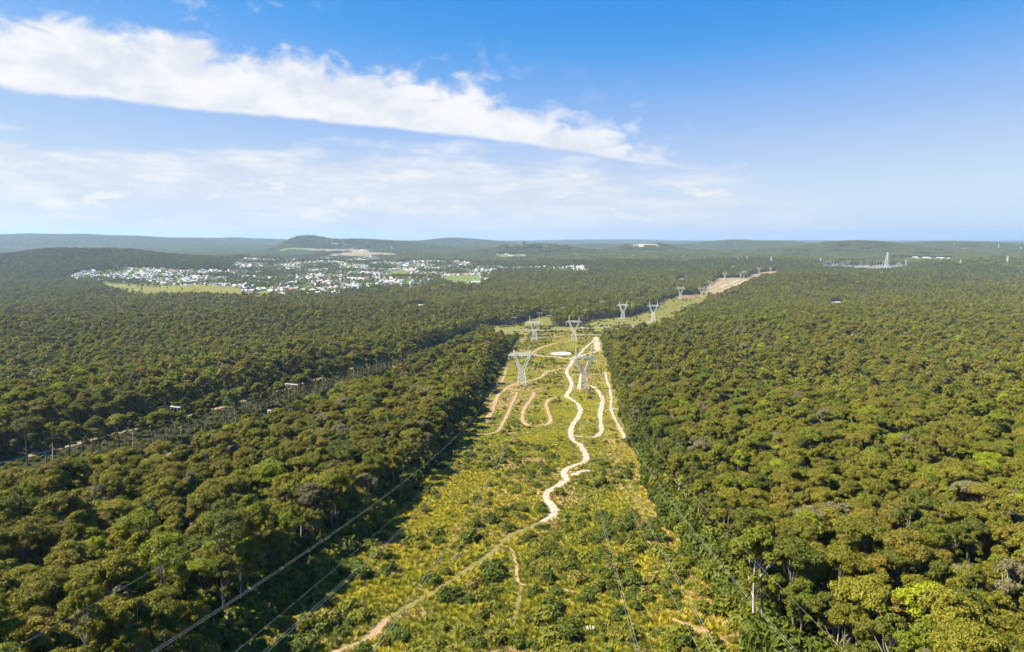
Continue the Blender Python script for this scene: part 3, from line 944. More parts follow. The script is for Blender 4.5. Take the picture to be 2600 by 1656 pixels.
PROTO = bpy.data.collections.new('vegetation_sources')       # not linked to the scene: only instanced from


def proto(name, me):
    o = bpy.data.objects.new(name, me)
    PROTO_C[-1].objects.link(o)
    return o


PROTO_C = []


def new_set(name):
    PROTO_C.append(bpy.data.collections.new(name))
    return PROTO_C[-1]


def merged(name, meshes, tone):
    """crown and trunk meshes in one, crown in the given tone"""
    Vs, faces4, faces3, mats4, mats3, n = [], [], [], [], [], 0
    mats = [TONES[tone], meshes[1].materials[0]]
    for mi, me in enumerate(meshes):
        v = np.zeros(len(me.vertices) * 3, np.float32)
        me.vertices.foreach_get('co', v)
        lt = np.zeros(len(me.polygons), np.int32)
        me.polygons.foreach_get('loop_total', lt)
        li = np.zeros(len(me.loops), np.int32)
        me.loops.foreach_get('vertex_index', li)
        stt = np.concatenate([[0], np.cumsum(lt)[:-1]])
        f4 = li[stt[lt == 4][:, None] + np.arange(4)] + n
        f3 = li[stt[lt == 3][:, None] + np.arange(3)] + n
        faces4.append(f4)
        faces3.append(f3)
        mats4.append(np.full(len(f4), mi))
        mats3.append(np.full(len(f3), mi))
        Vs.append(v.reshape(-1, 3))
        n += len(Vs[-1])
    f3 = np.concatenate(faces3)
    fs = [np.concatenate(faces4)] + ([f3] if len(f3) else [])
    mm = np.concatenate(mats4 + ([np.concatenate(mats3)] if len(f3) else []))
    return mesh_np(name, np.concatenate(Vs), fs, mats, mm)


# near gum trees: shapes (crown mesh, trunk mesh); sizes in metres
SHAPES = []
specs = [(20, 5.6, 40, 0.42, 0.72), (23, 6.2, 46, 0.45, 0.7), (18, 5.0, 34, 0.40, 0.75), (21, 4.6, 34, 0.46, 0.8), (16, 4.8, 32, 0.38, 0.7),
         (24, 6.8, 50, 0.48, 0.66), (19, 6.2, 44, 0.45, 0.62), (22, 5.2, 38, 0.5, 0.78)]
for i, (H, Rc, nl, base, flat) in enumerate(specs):
    rng = np.random.default_rng(100 + i)
    cm, L = crown_mesh('gum_crown', rng, H, Rc, nl, 260, 0.40, base, flat)
    tm = trunk_mesh('gum_trunk', rng, H, Rc, L, M_PALEBARK if i in (3, 6) else M_BARK, r0=0.26 + 0.05 * (i % 3))
    SHAPES.append((cm, tm, H, Rc))

NEAR_SET = new_set('near_gums')
for i, (cm, tm, H, Rc) in enumerate(SHAPES):
    for j, tn in enumerate(TN):
        proto('gum_%02d_%d' % (i, j), merged('gum_source', (cm, tm), tn))
MID_SET = new_set('mid_gums')
for i in range(5):
    rng = np.random.default_rng(200 + i)
    H, Rc = [20, 22, 18, 23, 17][i], [5.4, 6.0, 5.0, 6.4, 5.2][i]
    cm, L = crown_mesh('gum_crown', rng, H, Rc, [24, 26, 22, 28, 22][i], 46, 0.85, 0.42, 0.7)
    tm = trunk_mesh('gum_trunk', rng, H, Rc, L[:6], M_BARK, k=4)
    for j, tn in enumerate(TN):
        proto('gum_%02d_%d' % (i, j), merged('gum_source', (cm, tm), tn))
FAR_SET = new_set('far_gums')
for i in range(4):
    rng = np.random.default_rng(300 + i)
    H, Rc = [19, 21, 17, 22][i], [5.6, 6.2, 5.2, 6.6][i]
    cm, L = crown_mesh('gum_crown', rng, H, Rc, 11, 12, 1.6, 0.35, 0.7)
    for j, tn in enumerate(TN):
        me = cm.copy()
        me.materials.clear()
        me.materials.append(TONES[tn])
        proto('gum_%02d_%d' % (i, j), me)
# stands of trees for the far distance: 100 m squares of low-detail crowns
STAND_SET = new_set('stands')
for i in range(6):
    rng = np.random.default_rng(400 + i)
    VV, FF, MI, F4, MI4, n = [], [], [], [], [], 0
    for gx_ in range(13):
        for gy_ in range(13):
            x, y = (gx_ - 6) * 8.2 + rng.normal(0, 2.2), (gy_ - 6) * 8.2 + rng.normal(0, 2.2)
            H, Rc = rng.uniform(11, 21), rng.uniform(3.6, 5.8)
            mi = int(rng.choice(6, p=[0.18, 0.14, 0.06, 0.61, 0.005, 0.005]))  # heavy share of dark leaf tone stands in for shade between crowns
            for k in range(2):
                a, r = rng.uniform(0, 6.28), Rc * 0.5 * (k > 0)
                rr = Rc * rng.uniform(0.55, 0.8)
                c_ = np.array([x + r * math.cos(a), y + r * math.sin(a), H - rr * 0.7 - (k > 0) * rng.uniform(0, 4)])
                VV.append(ICO_V * rr * rng.uniform(0.6, 1.1, (12, 1)) * np.array([1, 1, 0.8]) + c_)
                FF.append(ICO_F + n)
                MI.append(np.full(20, mi))
                n += 12
                dd = unit(rng.normal(0, 1, (9, 3)) + np.array([0, 0, 0.4]))
                v, q = leaf_quads(c_ + dd * rr * rng.uniform(0.8, 1.2, (9, 1)) * np.array([1, 1, 0.8]), dd, 2.2, rng, 1.2)
                VV.append(v)
                F4.append(q + n)
                MI4.append(np.full(9, mi))
                n += len(v)
    proto('stand_%02d' % i, mesh_np('stand_source', np.concatenate(VV), [np.concatenate(FF), np.concatenate(F4)], [TONES[t] for t in TN], np.concatenate(MI + MI4)))


def make_gn(coll):
    ng = bpy.data.node_groups.new('scatter', 'GeometryNodeTree')
    ng.interface.new_socket('Geometry', in_out='INPUT', socket_type='NodeSocketGeometry')
    ng.interface.new_socket('Geometry', in_out='OUTPUT', socket_type='NodeSocketGeometry')
    N, Lk = ng.nodes, ng.links
    gi, go = N.new('NodeGroupInput'), N.new('NodeGroupOutput')
    ci = N.new('GeometryNodeCollectionInfo')
    ci.inputs['Collection'].default_value = coll
    ci.inputs['Separate Children'].default_value = True
    ci.inputs['Reset Children'].default_value = True
    ip = N.new('GeometryNodeInstanceOnPoints')
    ip.inputs['Pick Instance'].default_value = True

    def attr(nm, ty):
        a = N.new('GeometryNodeInputNamedAttribute')
        a.data_type = ty
        a.inputs['Name'].default_value = nm
        return a.outputs['Attribute']
    Lk.new(gi.outputs[0], ip.inputs['Points'])
    Lk.new(ci.outputs[0], ip.inputs['Instance'])
    Lk.new(attr('pid', 'INT'), ip.inputs['Instance Index'])
    Lk.new(attr('rot', 'FLOAT_VECTOR'), ip.inputs['Rotation'])
    Lk.new(attr('scl', 'FLOAT_VECTOR'), ip.inputs['Scale'])
    Lk.new(ip.outputs[0], go.inputs[0])
    return ng


def scatter(name, coll, P, rot, scl, pid, label, cat):
    me = bpy.data.meshes.new(name)
    me.vertices.add(len(P))
    me.vertices.foreach_set('co', np.asarray(P, np.float32).ravel())
    for nm, ty, arr, key in (('rot', 'FLOAT_VECTOR', rot, 'vector'), ('scl', 'FLOAT_VECTOR', scl, 'vector'), ('pid', 'INT', pid, 'value')):
        a = me.attributes.new(nm, ty, 'POINT')
        a.data.foreach_set(key, np.asarray(arr, np.float32 if ty != 'INT' else np.int32).ravel())
    o = link(name, me)
    md = o.modifiers.new('scatter', 'NODES')
    md.node_group = make_gn(coll)
    return tag(o, label, cat, kind='stuff')


# ---------------------------------------------------------------- forest layout
def value_noise(x, y, cell, seed):
    """smooth random field 0..1"""
    tab = np.random.default_rng(seed).random((64, 64))
    u, v = x / cell, y / cell
    i, j = np.floor(u).astype(int), np.floor(v).astype(int)
    fu, fv = u - i, v - j
    fu, fv = fu * fu * (3 - 2 * fu), fv * fv * (3 - 2 * fv)
    t = lambda a, b_: tab[a % 64, b_ % 64]
    return (t(i, j) * (1 - fu) * (1 - fv) + t(i + 1, j) * fu * (1 - fv) + t(i, j + 1) * (1 - fu) * fv + t(i + 1, j + 1) * fu * fv)


def jgrid(y0, y1, sp, seed, margin=60):
    rng = np.random.default_rng(seed)
    gy = np.arange(y0, y1, sp)
    P = []
    for k, y in enumerate(gy):
        w_ = 0.80 * max(y, 150) + margin
        x = np.arange(-w_ - margin, w_, sp) + (k % 2) * sp / 2
        P.append(np.stack([x, np.full(len(x), y)], 1))
    P = np.concatenate(P)
    return P + rng.uniform(-0.42, 0.42, P.shape) * sp


def open_ground(P, pad=2.0):
    x, y = P[:, 0], P[:, 1]
    m = np.zeros(len(P), bool)
    for c_ in CLEAR:
        m |= inside(c_, x, y)
    near = y < 1100
    for c_ in (CL_EASE, CL_ROAD):
        k = np.nonzero(near)[0]
        ed = seg_dist(c_, x[k], y[k], True)
        rag = value_noise(x[k], y[k], 9.0, 71) * 5.5 + value_noise(x[k], y[k], 31.0, 72) * 5.0
        m[k] = (m[k] & ~((ed < rag - 6.8) & (c_ is CL_EASE))) | (ed < rag - 1.2)
    return m


def pick_tone(P, rng):
    x, y = P[:, 0], P[:, 1]
    a = value_noise(x, y, 45, 3) * 0.45 + value_noise(x, y, 190, 4) * 0.55
    b_ = value_noise(x, y, 38, 5) * 0.4 + value_noise(x, y, 260, 6) * 0.6
    u = rng.random(len(P))
    w_ = np.stack([0.42 + 0 * a, 0.09 + 0.55 * np.clip(b_ - 0.35, 0, 1), 0.03 + 0.45 * np.clip(a - 0.45, 0, 1), 0.03 + 0.35 * np.clip(0.5 - b_, 0, 1), 0.02 + 0.30 * np.clip(b_ - 0.60, 0, 1), 0.025 + 0.15 * np.clip(a - 0.55, 0, 1)], 1)
    w_ = np.cumsum(w_ / w_.sum(1, keepdims=True), 1)
    return np.minimum((u[:, None] > w_).sum(1), 5)


def rot_z(n, rng):
    r = np.zeros((n, 3))
    r[:, 2] = rng.uniform(0, 6.283, n)
    r[:, 0:2] = rng.normal(0, 0.035, (n, 2))
    return r


def scales(n, rng, lo, hi):
    s = rng.uniform(lo, hi, n)
    return np.stack([s * rng.uniform(0.92, 1.1, n), s * rng.uniform(0.92, 1.1, n), s * rng.uniform(0.9, 1.12, n)], 1)


rng = np.random.default_rng(11)
P = jgrid(60, 470, 4.6, 21)
P = P[(P[:, 0] ** 2 + P[:, 1] ** 2 < 470 ** 2) & ~open_ground(P)]
P = P[rng.random(len(P)) > 0.05]
near_xy = P
d = np.minimum(seg_dist(wl, P[:, 0], P[:, 1]), seg_dist(wr, P[:, 0], P[:, 1]))
near_s = scales(len(P), rng, 0.52, 0.86) * np.array([1, 1, 1.12])
near_s[:, 2] *= np.where((P[:, 0] < 0) & (d < 18), 1.06, 1.0)
near_rot = rot_z(len(P), rng)
near_tone = pick_tone(P, rng)
edge_r = (P[:, 0] > 0) & (d < 16)
near_tone = np.where(edge_r & (rng.random(len(P)) < 0.6), 3, near_tone)
near_shape = rng.integers(0, len(SHAPES), len(P))
near_z = height(P[:, 0], P[:, 1])

# the trees that show largest become things of their own
inview = (np.abs(P[:, 0]) < 0.765 * P[:, 1] + 4) & (P[:, 1] > 118)
rngd = np.hypot(P[:, 0], P[:, 1])
order = np.argsort(np.where(inview, rngd, 1e9))[:298]
single = np.zeros(len(P), bool)
single[order] = True
ORD = ['nearest', 'second nearest', 'third nearest', 'fourth nearest', 'fifth nearest', 'sixth nearest', 'seventh nearest', 'eighth nearest', 'ninth nearest', 'tenth nearest',
       'eleventh nearest', 'twelfth nearest', 'thirteenth nearest', 'fourteenth nearest', 'fifteenth nearest', 'sixteenth nearest', 'seventeenth nearest', 'eighteenth nearest',
       'nineteenth nearest', 'twentieth nearest']


def ordinal(k):
    if k < 20:
        return ORD[k]
    tens = ['twenty', 'thirty', 'forty', 'fifty', 'sixty', 'seventy', 'eighty', 'ninety'][(k - 19) // 10 if (k + 1) % 10 else (k + 1) // 10 - 2] if False else ['', '', 'twenty', 'thirty', 'forty', 'fifty', 'sixty', 'seventy', 'eighty', 'ninety'][(k + 1) // 10]
    u = (k + 1) % 10
    ones = ['', 'first', 'second', 'third', 'fourth', 'fifth', 'sixth', 'seventh', 'eighth', 'ninth'][u]
    return (tens[:-1] + 'ieth' if u == 0 else tens + '-' + ones) + ' nearest'


counts = {}
for k in order:
    sh = SHAPES[near_shape[k]]
    tn = TN[near_tone[k]]
    side = 'left' if P[k, 0] < -2 else 'right'
    row = 'edge' if d[k] < 10 else ('mid' if d[k] < 45 else 'deep')
    key = (tn, side, row)
    c_ = counts[key] = counts.get(key, -1) + 1
    where = {'edge': 'on the %s edge of the clearing' % side, 'mid': 'in the forest just %s of the clearing' % side, 'deep': 'deeper in the %s forest away from the clearing' % side}[row]
    e = empty('gum_tree', (P[k, 0], P[k, 1], near_z[k]))
    e.rotation_euler = near_rot[k]
    e.scale = near_s[k]
    tag(e, '%s %s gum tree %s' % (ordinal(c_), TONE_WORDS[tn], where), 'tree', 'foreground gum trees of the %s forest' % side)
    cr = link('crown', sh[0], e)
    cr.material_slots[0].link = 'OBJECT'
    cr.material_slots[0].material = TONES[tn]
    link('trunk', sh[1], e)

o_ = ~single
scatter('forest', NEAR_SET, np.column_stack([P[o_], near_z[o_]]), near_rot[o_], near_s[o_], near_shape[o_] * 6 + near_tone[o_],
        'dense olive gum forest behind the foreground trees on both sides of the clearing', 'forest')

Q = jgrid(330, 1560, 5.1, 22)
rr = np.hypot(Q[:, 0], Q[:, 1])
Q = Q[(rr >= 470) & (rr < 1550)]
Q = Q[~open_ground(Q)]
Q = Q[rng.random(len(Q)) > 0.05]
scatter('forest', MID_SET, np.column_stack([Q, height(Q[:, 0], Q[:, 1])]), rot_z(len(Q), rng), scales(len(Q), rng, 0.54, 0.92) * np.array([1, 1, 1.1]), rng.integers(0, 5, len(Q)) * 6 + pick_tone(Q, rng),
        'olive and brown gum forest of the middle distance round the clearing', 'forest')
Q = jgrid(1150, 4100, 7.0, 23)
rr = np.hypot(Q[:, 0], Q[:, 1])
Q = Q[(rr >= 1550) & (rr < 4050)]
Q = Q[~open_ground(Q)]
scatter('forest', FAR_SET, np.column_stack([Q, height(Q[:, 0], Q[:, 1]) - 1]), rot_z(len(Q), rng), scales(len(Q), rng, 0.58, 1.0), rng.integers(0, 4, len(Q)) * 6 + np.where(rng.random(len(Q)) < np.clip((np.hypot(Q[:, 0], Q[:, 1]) - 1600) / 3500, 0, 0.6), 3, pick_tone(Q, rng)),  # dark tone, likelier with distance, replaces self-shading these simple crowns lack
        'unbroken dark forest round the town and the distant pylons', 'forest')
Q = jgrid(3000, 11500, 96, 24, 300)
rr = np.hypot(Q[:, 0], Q[:, 1])
Q = Q[(rr >= 4010) & (rr < 11500)]
bad = open_ground(Q)
for c_ in CLEAR:
    bad |= seg_dist(c_, Q[:, 0], Q[:, 1], True) < 58
# close the gaps round distant clearings with single trees
G = Q[bad]
Q = Q[~bad]
rz = rot_z(len(Q), rng) * np.array([0, 0, 1])
gx_, gy_ = (height(Q[:, 0] + 30, Q[:, 1]) - height(Q[:, 0] - 30, Q[:, 1])) / 60, (height(Q[:, 0], Q[:, 1] + 30) - height(Q[:, 0], Q[:, 1] - 30)) / 60
cz_, sz_ = np.cos(rz[:, 2]), np.sin(rz[:, 2])
rz[:, 0] = np.arctan(-sz_ * gx_ + cz_ * gy_)          # each stand lies along the slope
rz[:, 1] = -np.arctan(cz_ * gx_ + sz_ * gy_)
scatter('forest', STAND_SET, np.column_stack([Q, height(Q[:, 0], Q[:, 1]) - 1.5]), rz, np.ones((len(Q), 3)), rng.integers(0, 6, len(Q)),
        'hazy blue-green forest rolling to the horizon', 'forest')
oy = (np.arange(12) - 5.5) * 8.2
G = (G[:, None, :] + np.stack(np.meshgrid(oy, oy), -1).reshape(1, -1, 2)).reshape(-1, 2) + rng.uniform(-3, 3, (len(G) * 144, 2))
G = G[~open_ground(G)]
scatter('forest', FAR_SET, np.column_stack([G, height(G[:, 0], G[:, 1]) - 1]), rot_z(len(G), rng), scales(len(G), rng, 0.75, 1.2), rng.integers(0, 4, len(G)) * 6 + pick_tone(G, rng),
        'ragged forest margins round the far fields and suburbs', 'forest')
def fill_poly(poly, n, rng):
    b0, b1 = poly.min(0), poly.max(0)
    q = np.stack([rng.uniform(b0[0], b1[0], n * 8), rng.uniform(b0[1], b1[1], n * 8)], 1)
    return q[inside(poly, q[:, 0], q[:, 1])][:n]


# trees among the houses
TT_ = TOWN
bx0, by0 = TT_.min(0)
bx1, by1 = TT_.max(0)
Q = np.stack([rng.uniform(bx0, bx1, 120000), rng.uniform(by0, by1, 120000)], 1)
Q = Q[inside(TOWN, Q[:, 0], Q[:, 1])]
dens = value_noise(Q[:, 0], Q[:, 1], 130, 9)
area_town = 0.5 * abs(np.sum(TT_[:, 0] * np.roll(TT_[:, 1], 1) - TT_[:, 1] * np.roll(TT_[:, 0], 1)))
Q = Q[rng.random(len(Q)) < np.clip((dens - 0.33) * 2.2, 0.16, 1.0) * min(1, area_town / 90 / len(Q))]
Q = Q[~(inside(FIELD1, Q[:, 0], Q[:, 1]) | inside(FIELD2, Q[:, 0], Q[:, 1]))]
kk = fill_poly(PADD, 60, rng)
Q = np.concatenate([Q, kk])
town_trees = Q
scatter('town_trees', FAR_SET, np.column_stack([Q, height(Q[:, 0], Q[:, 1]) - 2]), rot_z(len(Q), rng), scales(len(Q), rng, 0.45, 0.95), rng.integers(0, 4, len(Q)) * 6 + rng.choice([1, 3, 3, 0], len(Q)),
        'dark garden and street trees between the houses of the town', 'trees')

# the row of gums between the two pole lines
ML = smooth_line(MIDROW[:, :2], 3.0)
rg = np.random.default_rng(61)
k_ = 0
pos_ = 4
while pos_ < len(ML) - 1 and k_ < 98:
    q = ML[pos_] + rg.normal(0, 3.2, 2)
    e = empty('gum_tree', (q[0], q[1], float(height(q[0], q[1]))), rg.uniform(0, 6.28), rg.uniform(0.7, 1.05))
    sh = SHAPES[int(rg.integers(0, 8))]
    tn = TN[int(rg.choice([0, 0, 1, 3, 3]))]
    tag(e, '%s gum tree in the row between the two timber pole lines' % ordinal(k_), 'tree', 'gum trees between the pole lines')
    cr = link('crown', sh[0], e)
    cr.material_slots[0].link = 'OBJECT'
    cr.material_slots[0].material = TONES[tn]
    link('trunk', sh[1], e)
    pos_ += int(rg.integers(1, 3))
    k_ += 1

# a pale-trunked tree standing free in the left line clearing, a tall one on the right edge, dead trees
def lone_tree(px, py, shape, tone, sc, label, rz=0.0):
    p = gp([(px, py)])[0]
    e = empty('gum_tree', p, rz, sc)
    tag(e, label, 'tree', 'free-standing gum trees')
    cr = link('crown', SHAPES[shape][0], e)
    cr.material_slots[0].link = 'OBJECT'
    cr.material_slots[0].material = TONES[tone]
    t_ = link('trunk', SHAPES[shape][1], e)
    t_.material_slots[0].link = 'OBJECT'
    t_.material_slots[0].material = M_PALEBARK


lone_tree(135, 1182, 3, 'olive', 0.95, 'pale-trunked gum tree standing free in the left line clearing')
lone_tree(1912, 1632, 7, 'green', 1.15, 'tall gum tree with long bare white trunk on the right forest edge', 1.0)


def dead_tree(px, py, h, H, label, seed):
    p = gp([(px, py, h)])[0]
    rg = np.random.default_rng(seed)
    e = empty('dead_tree', p)
    tag(e, label, 'tree', 'bare white dead trees')
    mb = MB()
    top = np.array([rg.normal(0, 1), rg.normal(0, 1), H * 0.7])
    mb.tube([(0, 0, -1), top * 0.5 + rg.normal(0, 0.2, 3), top], [0.22, 0.17, 0.11], 6)
    link('trunk', mb.mesh('dead_trunk', M_DEAD, True), e)
    for k in range(5):
        mb = MB()
        s0 = top * rg.uniform(0.6, 1.0)
        a = k * 1.4 + rg.uniform(0, 1)
        q = s0 + np.array([math.cos(a) * 2, math.sin(a) * 2, rg.uniform(0.8, 2.4)])
        q2 = q + np.array([math.cos(a + 0.4) * 1.6, math.sin(a + 0.4) * 1.6, rg.uniform(0.6, 2.2)])
        mb.tube([s0, q, q2], [0.10, 0.07, 0.03], 5)
        link('branch', mb.mesh('dead_branch', M_DEAD, True), e)


dead_tree(2275, 1600, 14, 22, 'bare white dead tree in the lower right forest', 1)
dead_tree(1998, 1062, 14, 22, 'bare dead tree poking out of the right forest canopy', 2)
dead_tree(2391, 1128, 14, 22, 'small bare dead tree far out in the right forest', 3)
dead_tree(2030, 1275, 13, 19, 'bare grey-white tree among crowns right of the clearing', 4)
dead_tree(2240, 1330, 13, 19, 'bare forked tree in the middle of the right forest', 5)
dead_tree(2440, 1255, 13, 19, 'bare tree near the right margin of the forest', 6)
dead_tree(500, 1350, 13, 19, 'bare pale tree in the left forest above the cables', 8)
dead_tree(180, 1420, 13, 19, 'bare pale tree near the left margin of the forest', 9)

# ---------------------------------------------------------------- heath: shrubs and grass
SHRUBS = []
for i in range(5):
    rg = np.random.default_rng(500 + i)
    VV, QQ, n = [], [], 0
    for k in range([5, 7, 4, 6, 8][i]):
        a, r0 = rg.uniform(0, 6.28), rg.uniform(0, 0.75)
        c_ = np.array([r0 * math.cos(a), r0 * math.sin(a), rg.uniform(0.35, 0.8)])
        r = rg.uniform(0.45, 0.75)
        dd = unit(rg.normal(0, 1, (130, 3)) + np.array([0, 0, 0.25]))
        Pp = c_ + dd * r * rg.uniform(0.7, 1.12, (130, 1))
        Pp[:, 2] = np.maximum(Pp[:, 2], 0.02)
        v, q = leaf_quads(Pp, dd + np.array([0, 0, 0.3]), 0.24, rg, 0.9, 1.9)
        VV.append(v)
        QQ.append(q + n)
        n += len(v)
    fo = mesh_np('shrub_foliage', np.concatenate(VV), [np.concatenate(QQ)], [TONES['dark']])
    mb = MB()
    for k in range(4):
        a = k * 1.6 + rg.uniform(0, 0.5)
        mb.tube([(0, 0, -0.2), (0.25 * math.cos(a), 0.25 * math.sin(a), 0.4), (0.6 * math.cos(a), 0.6 * math.sin(a), 0.9)], [0.06, 0.045, 0.02], 4)
    SHRUBS.append((fo, mb.mesh('shrub_stem', M_BARK, True)))
SH_TONES = {'dark': leaf_mat('shrub_dark', (0.064, 0.084, 0.007), (0.096, 0.110, 0.010)), 'olive': leaf_mat('shrub_olive', (0.118, 0.126, 0.009), (0.168, 0.160, 0.014)),
            'golden': leaf_mat('shrub_golden', (0.165, 0.150, 0.022), (0.215, 0.175, 0.032)), 'pale': leaf_mat('shrub_pale', (0.24, 0.19, 0.12), (0.30, 0.24, 0.17)),
            'lime': leaf_mat('shrub_lime', (0.19, 0.28, 0.015), (0.24, 0.32, 0.02), 0.35)}
SHN = list(SH_TONES)
SHRUB_SET = new_set('shrubs')
for i, (fo, stm) in enumerate(SHRUBS):
    for j, tn in enumerate(SHN):
        me = fo.copy()
        me.materials.clear()
        me.materials.append(SH_TONES[tn])
        proto('shrub_%02d_%d' % (i, j), me)


def grass_tuft(name, seed, h, spread, nb, wid, material):
    rg = np.random.default_rng(seed)
    a = rg.uniform(0, 6.28, nb)
    b0 = np.stack([np.cos(a) * rg.uniform(0, spread, nb), np.sin(a) * rg.uniform(0, spread, nb), np.full(nb, -0.05)], 1)
    out = np.stack([np.cos(a), np.sin(a), np.zeros(nb)], 1) * rg.uniform(0.15, 0.6, (nb, 1)) * h
    tip = b0 + out + np.array([0, 0, 1.0]) * h * rg.uniform(0.55, 1.1, (nb, 1))
    mid = (b0 * 0.45 + tip * 0.55) + np.array([0, 0, 0.12 * h]) - out * 0.15
    side = np.stack([-np.sin(a), np.cos(a), 0 * a], 1) * wid
    V = np.stack([b0 - side, b0 + side, mid + side * 0.8, tip, mid - side * 0.8], 1).reshape(-1, 3)
    i5 = np.arange(nb)[:, None] * 5
    return mesh_np(name, V, [i5 + np.array([[0, 1, 2, 4]]), i5 + np.array([[4, 2, 3]])], [material])


GRASS_TONES = [leaf_mat('grass_straw', (0.35, 0.26, 0.06), (0.45, 0.34, 0.11), 0.25), leaf_mat('grass_gold', (0.275, 0.235, 0.011), (0.35, 0.285, 0.020), 0.3),
               leaf_mat('grass_green', (0.178, 0.186, 0.009), (0.250, 0.232, 0.014), 0.3), leaf_mat('grass_dark', (0.108, 0.122, 0.009), (0.155, 0.155, 0.013), 0.2),
               leaf_mat('grass_brown', (0.30, 0.20, 0.08), (0.38, 0.26, 0.12), 0.2)]
GRASS_SET = new_set('grass')
for i in range(3):
    for j, m_ in enumerate(GRASS_TONES):
        proto('tuft_%d_%d' % (i, j), grass_tuft('grass_source', 600 + i, [0.75, 0.6, 0.95][i], [0.55, 0.7, 0.5][i], 34, 0.055, m_))

x0, y0 = CL_EASE.min(0)
x1, y1 = CL_EASE.max(0)


def track_dist(P):
    dmin = np.full(len(P), 1e9)
    for L, hw in TRACK_LINES:
        lo, hi = L.min(0) - 6, L.max(0) + 6
        k = np.nonzero((P[:, 0] > lo[0]) & (P[:, 0] < hi[0]) & (P[:, 1] > lo[1]) & (P[:, 1] < hi[1]))[0]
        if len(k):
            dmin[k] = np.minimum(dmin[k], seg_dist(L[::2] if len(L) > 8 else L, P[k, 0], P[k, 1]) - hw)
    e_ = np.hypot((P[:, 0] - c0[0]) / rx, (P[:, 1] - c0[1]) / ry)
    dmin[e_ < 1.05] = -1
    return dmin


# shrubs cluster in thickets, denser towards the viewer
N = 34000
P = np.stack([rng.uniform(x0, x1, N), rng.uniform(y0, y1, N)], 1)
P = P[inside(CL_EASE, P[:, 0], P[:, 1])]
vn = 0.55 * value_noise(P[:, 0], P[:, 1], 13, 31) + 0.45 * value_noise(P[:, 0], P[:, 1], 34, 32)
nearf = np.clip((420 - P[:, 1]) / 250, 0, 1)
yel = np.exp(-((P[:, 0] + 22) / 26) ** 2 - ((P[:, 1] - 235) / 45) ** 2)     # open grass left of the fork
edr = np.clip(1 - seg_dist(wr, P[:, 0], P[:, 1]) / 20, 0, 1)
pr = np.clip((vn - 0.40 + 0.10 * nearf) * 3.4, 0.03, 1) * (0.55 + 0.18 * nearf) * (1 - 0.85 * yel) * (1 - 0.6 * edr)
P = P[rng.random(len(P)) < pr]
P = P[np.argsort(P[:, 1])]
s_ = rng.gamma(5.0, 0.23, len(P)).clip(0.5, 2.6) * (0.60 + 0.55 * np.clip((450 - P[:, 1]) / 300, 0, 1))
tdm = track_dist(P)
k_ = tdm > 0.3 + 1.15 * s_ + 1.6 * np.clip((P[:, 1] - 250) / 250, 0, 1)
P, s_ = P[k_], s_[k_]
tw = value_noise(P[:, 0], P[:, 1], 17, 33)
u = rng.random(len(P))
st_tone = np.where(u < 0.36 + 0.24 * (tw > 0.5), 0, np.where(u < 0.86, 1, np.where(u < 0.972, 2, np.where(u < 0.986, 3, 4))))
s_ = np.where(st_tone >= 3, s_ * 0.6, s_)
shp = rng.integers(0, 5, len(P))
zz = height(P[:, 0], P[:, 1]) + 0.05
rz = rot_z(len(P), rng)
inview = (np.abs(P[:, 0]) < 0.765 * P[:, 1] + 2) & (P[:, 1] > 132)
size_px = np.where(inview, s_ / np.hypot(P[:, 0], P[:, 1]), 0)
order = np.argsort(-size_px)[:296]
single = np.zeros(len(P), bool)
single[order] = True
SHW = {'dark': 'dark green', 'olive': 'olive', 'golden': 'golden-green', 'pale': 'pale dry', 'lime': 'bright lime-green'}
counts = {}
order = order[np.argsort(np.hypot(P[order, 0], P[order, 1]))]
lx = lambda y: np.interp(y, wl[:, 1], wl[:, 0])
rx_ = lambda y: np.interp(y, wr[:, 1], wr[:, 0])
for k in order:
    f_ = (P[k, 0] - lx(P[k, 1])) / max(1.0, rx_(P[k, 1]) - lx(P[k, 1]))
    zone = 'left' if f_ < 0.3 else ('midleft' if f_ < 0.5 else ('midright' if f_ < 0.72 else 'right'))
    tn = SHN[st_tone[k]]
    size = 'large' if s_[k] > 1.7 else ('medium' if s_[k] > 1.25 else 'small')
    key = (zone, tn, size)
    c_ = counts[key] = counts.get(key, -1) + 1
    where = {'left': 'beside the left forest edge', 'midleft': 'left of the middle of the clearing', 'midright': 'right of the middle of the clearing', 'right': 'beside the right forest edge'}[zone]
    e = empty('shrub', (P[k, 0], P[k, 1], zz[k]), rz[k, 2], 1)
    e.scale = (s_[k], s_[k], s_[k] * 0.9)
    tag(e, '%s %s %s shrub %s' % (ordinal(c_), size, SHW[tn], where), 'shrub', 'heath shrubs in the clearing')
    fo = link('foliage', SHRUBS[shp[k]][0], e)
    fo.material_slots[0].link = 'OBJECT'
    fo.material_slots[0].material = SH_TONES[tn]
    link('stem', SHRUBS[shp[k]][1], e)
o_ = ~single
scatter('heath_scrub', SHRUB_SET, np.column_stack([P[o_], zz[o_]]), rz[o_], np.stack([s_[o_], s_[o_], s_[o_] * 0.9], 1), shp[o_] * 5 + st_tone[o_],
        'low green scrub scattered over the farther part of the clearing', 'scrub')

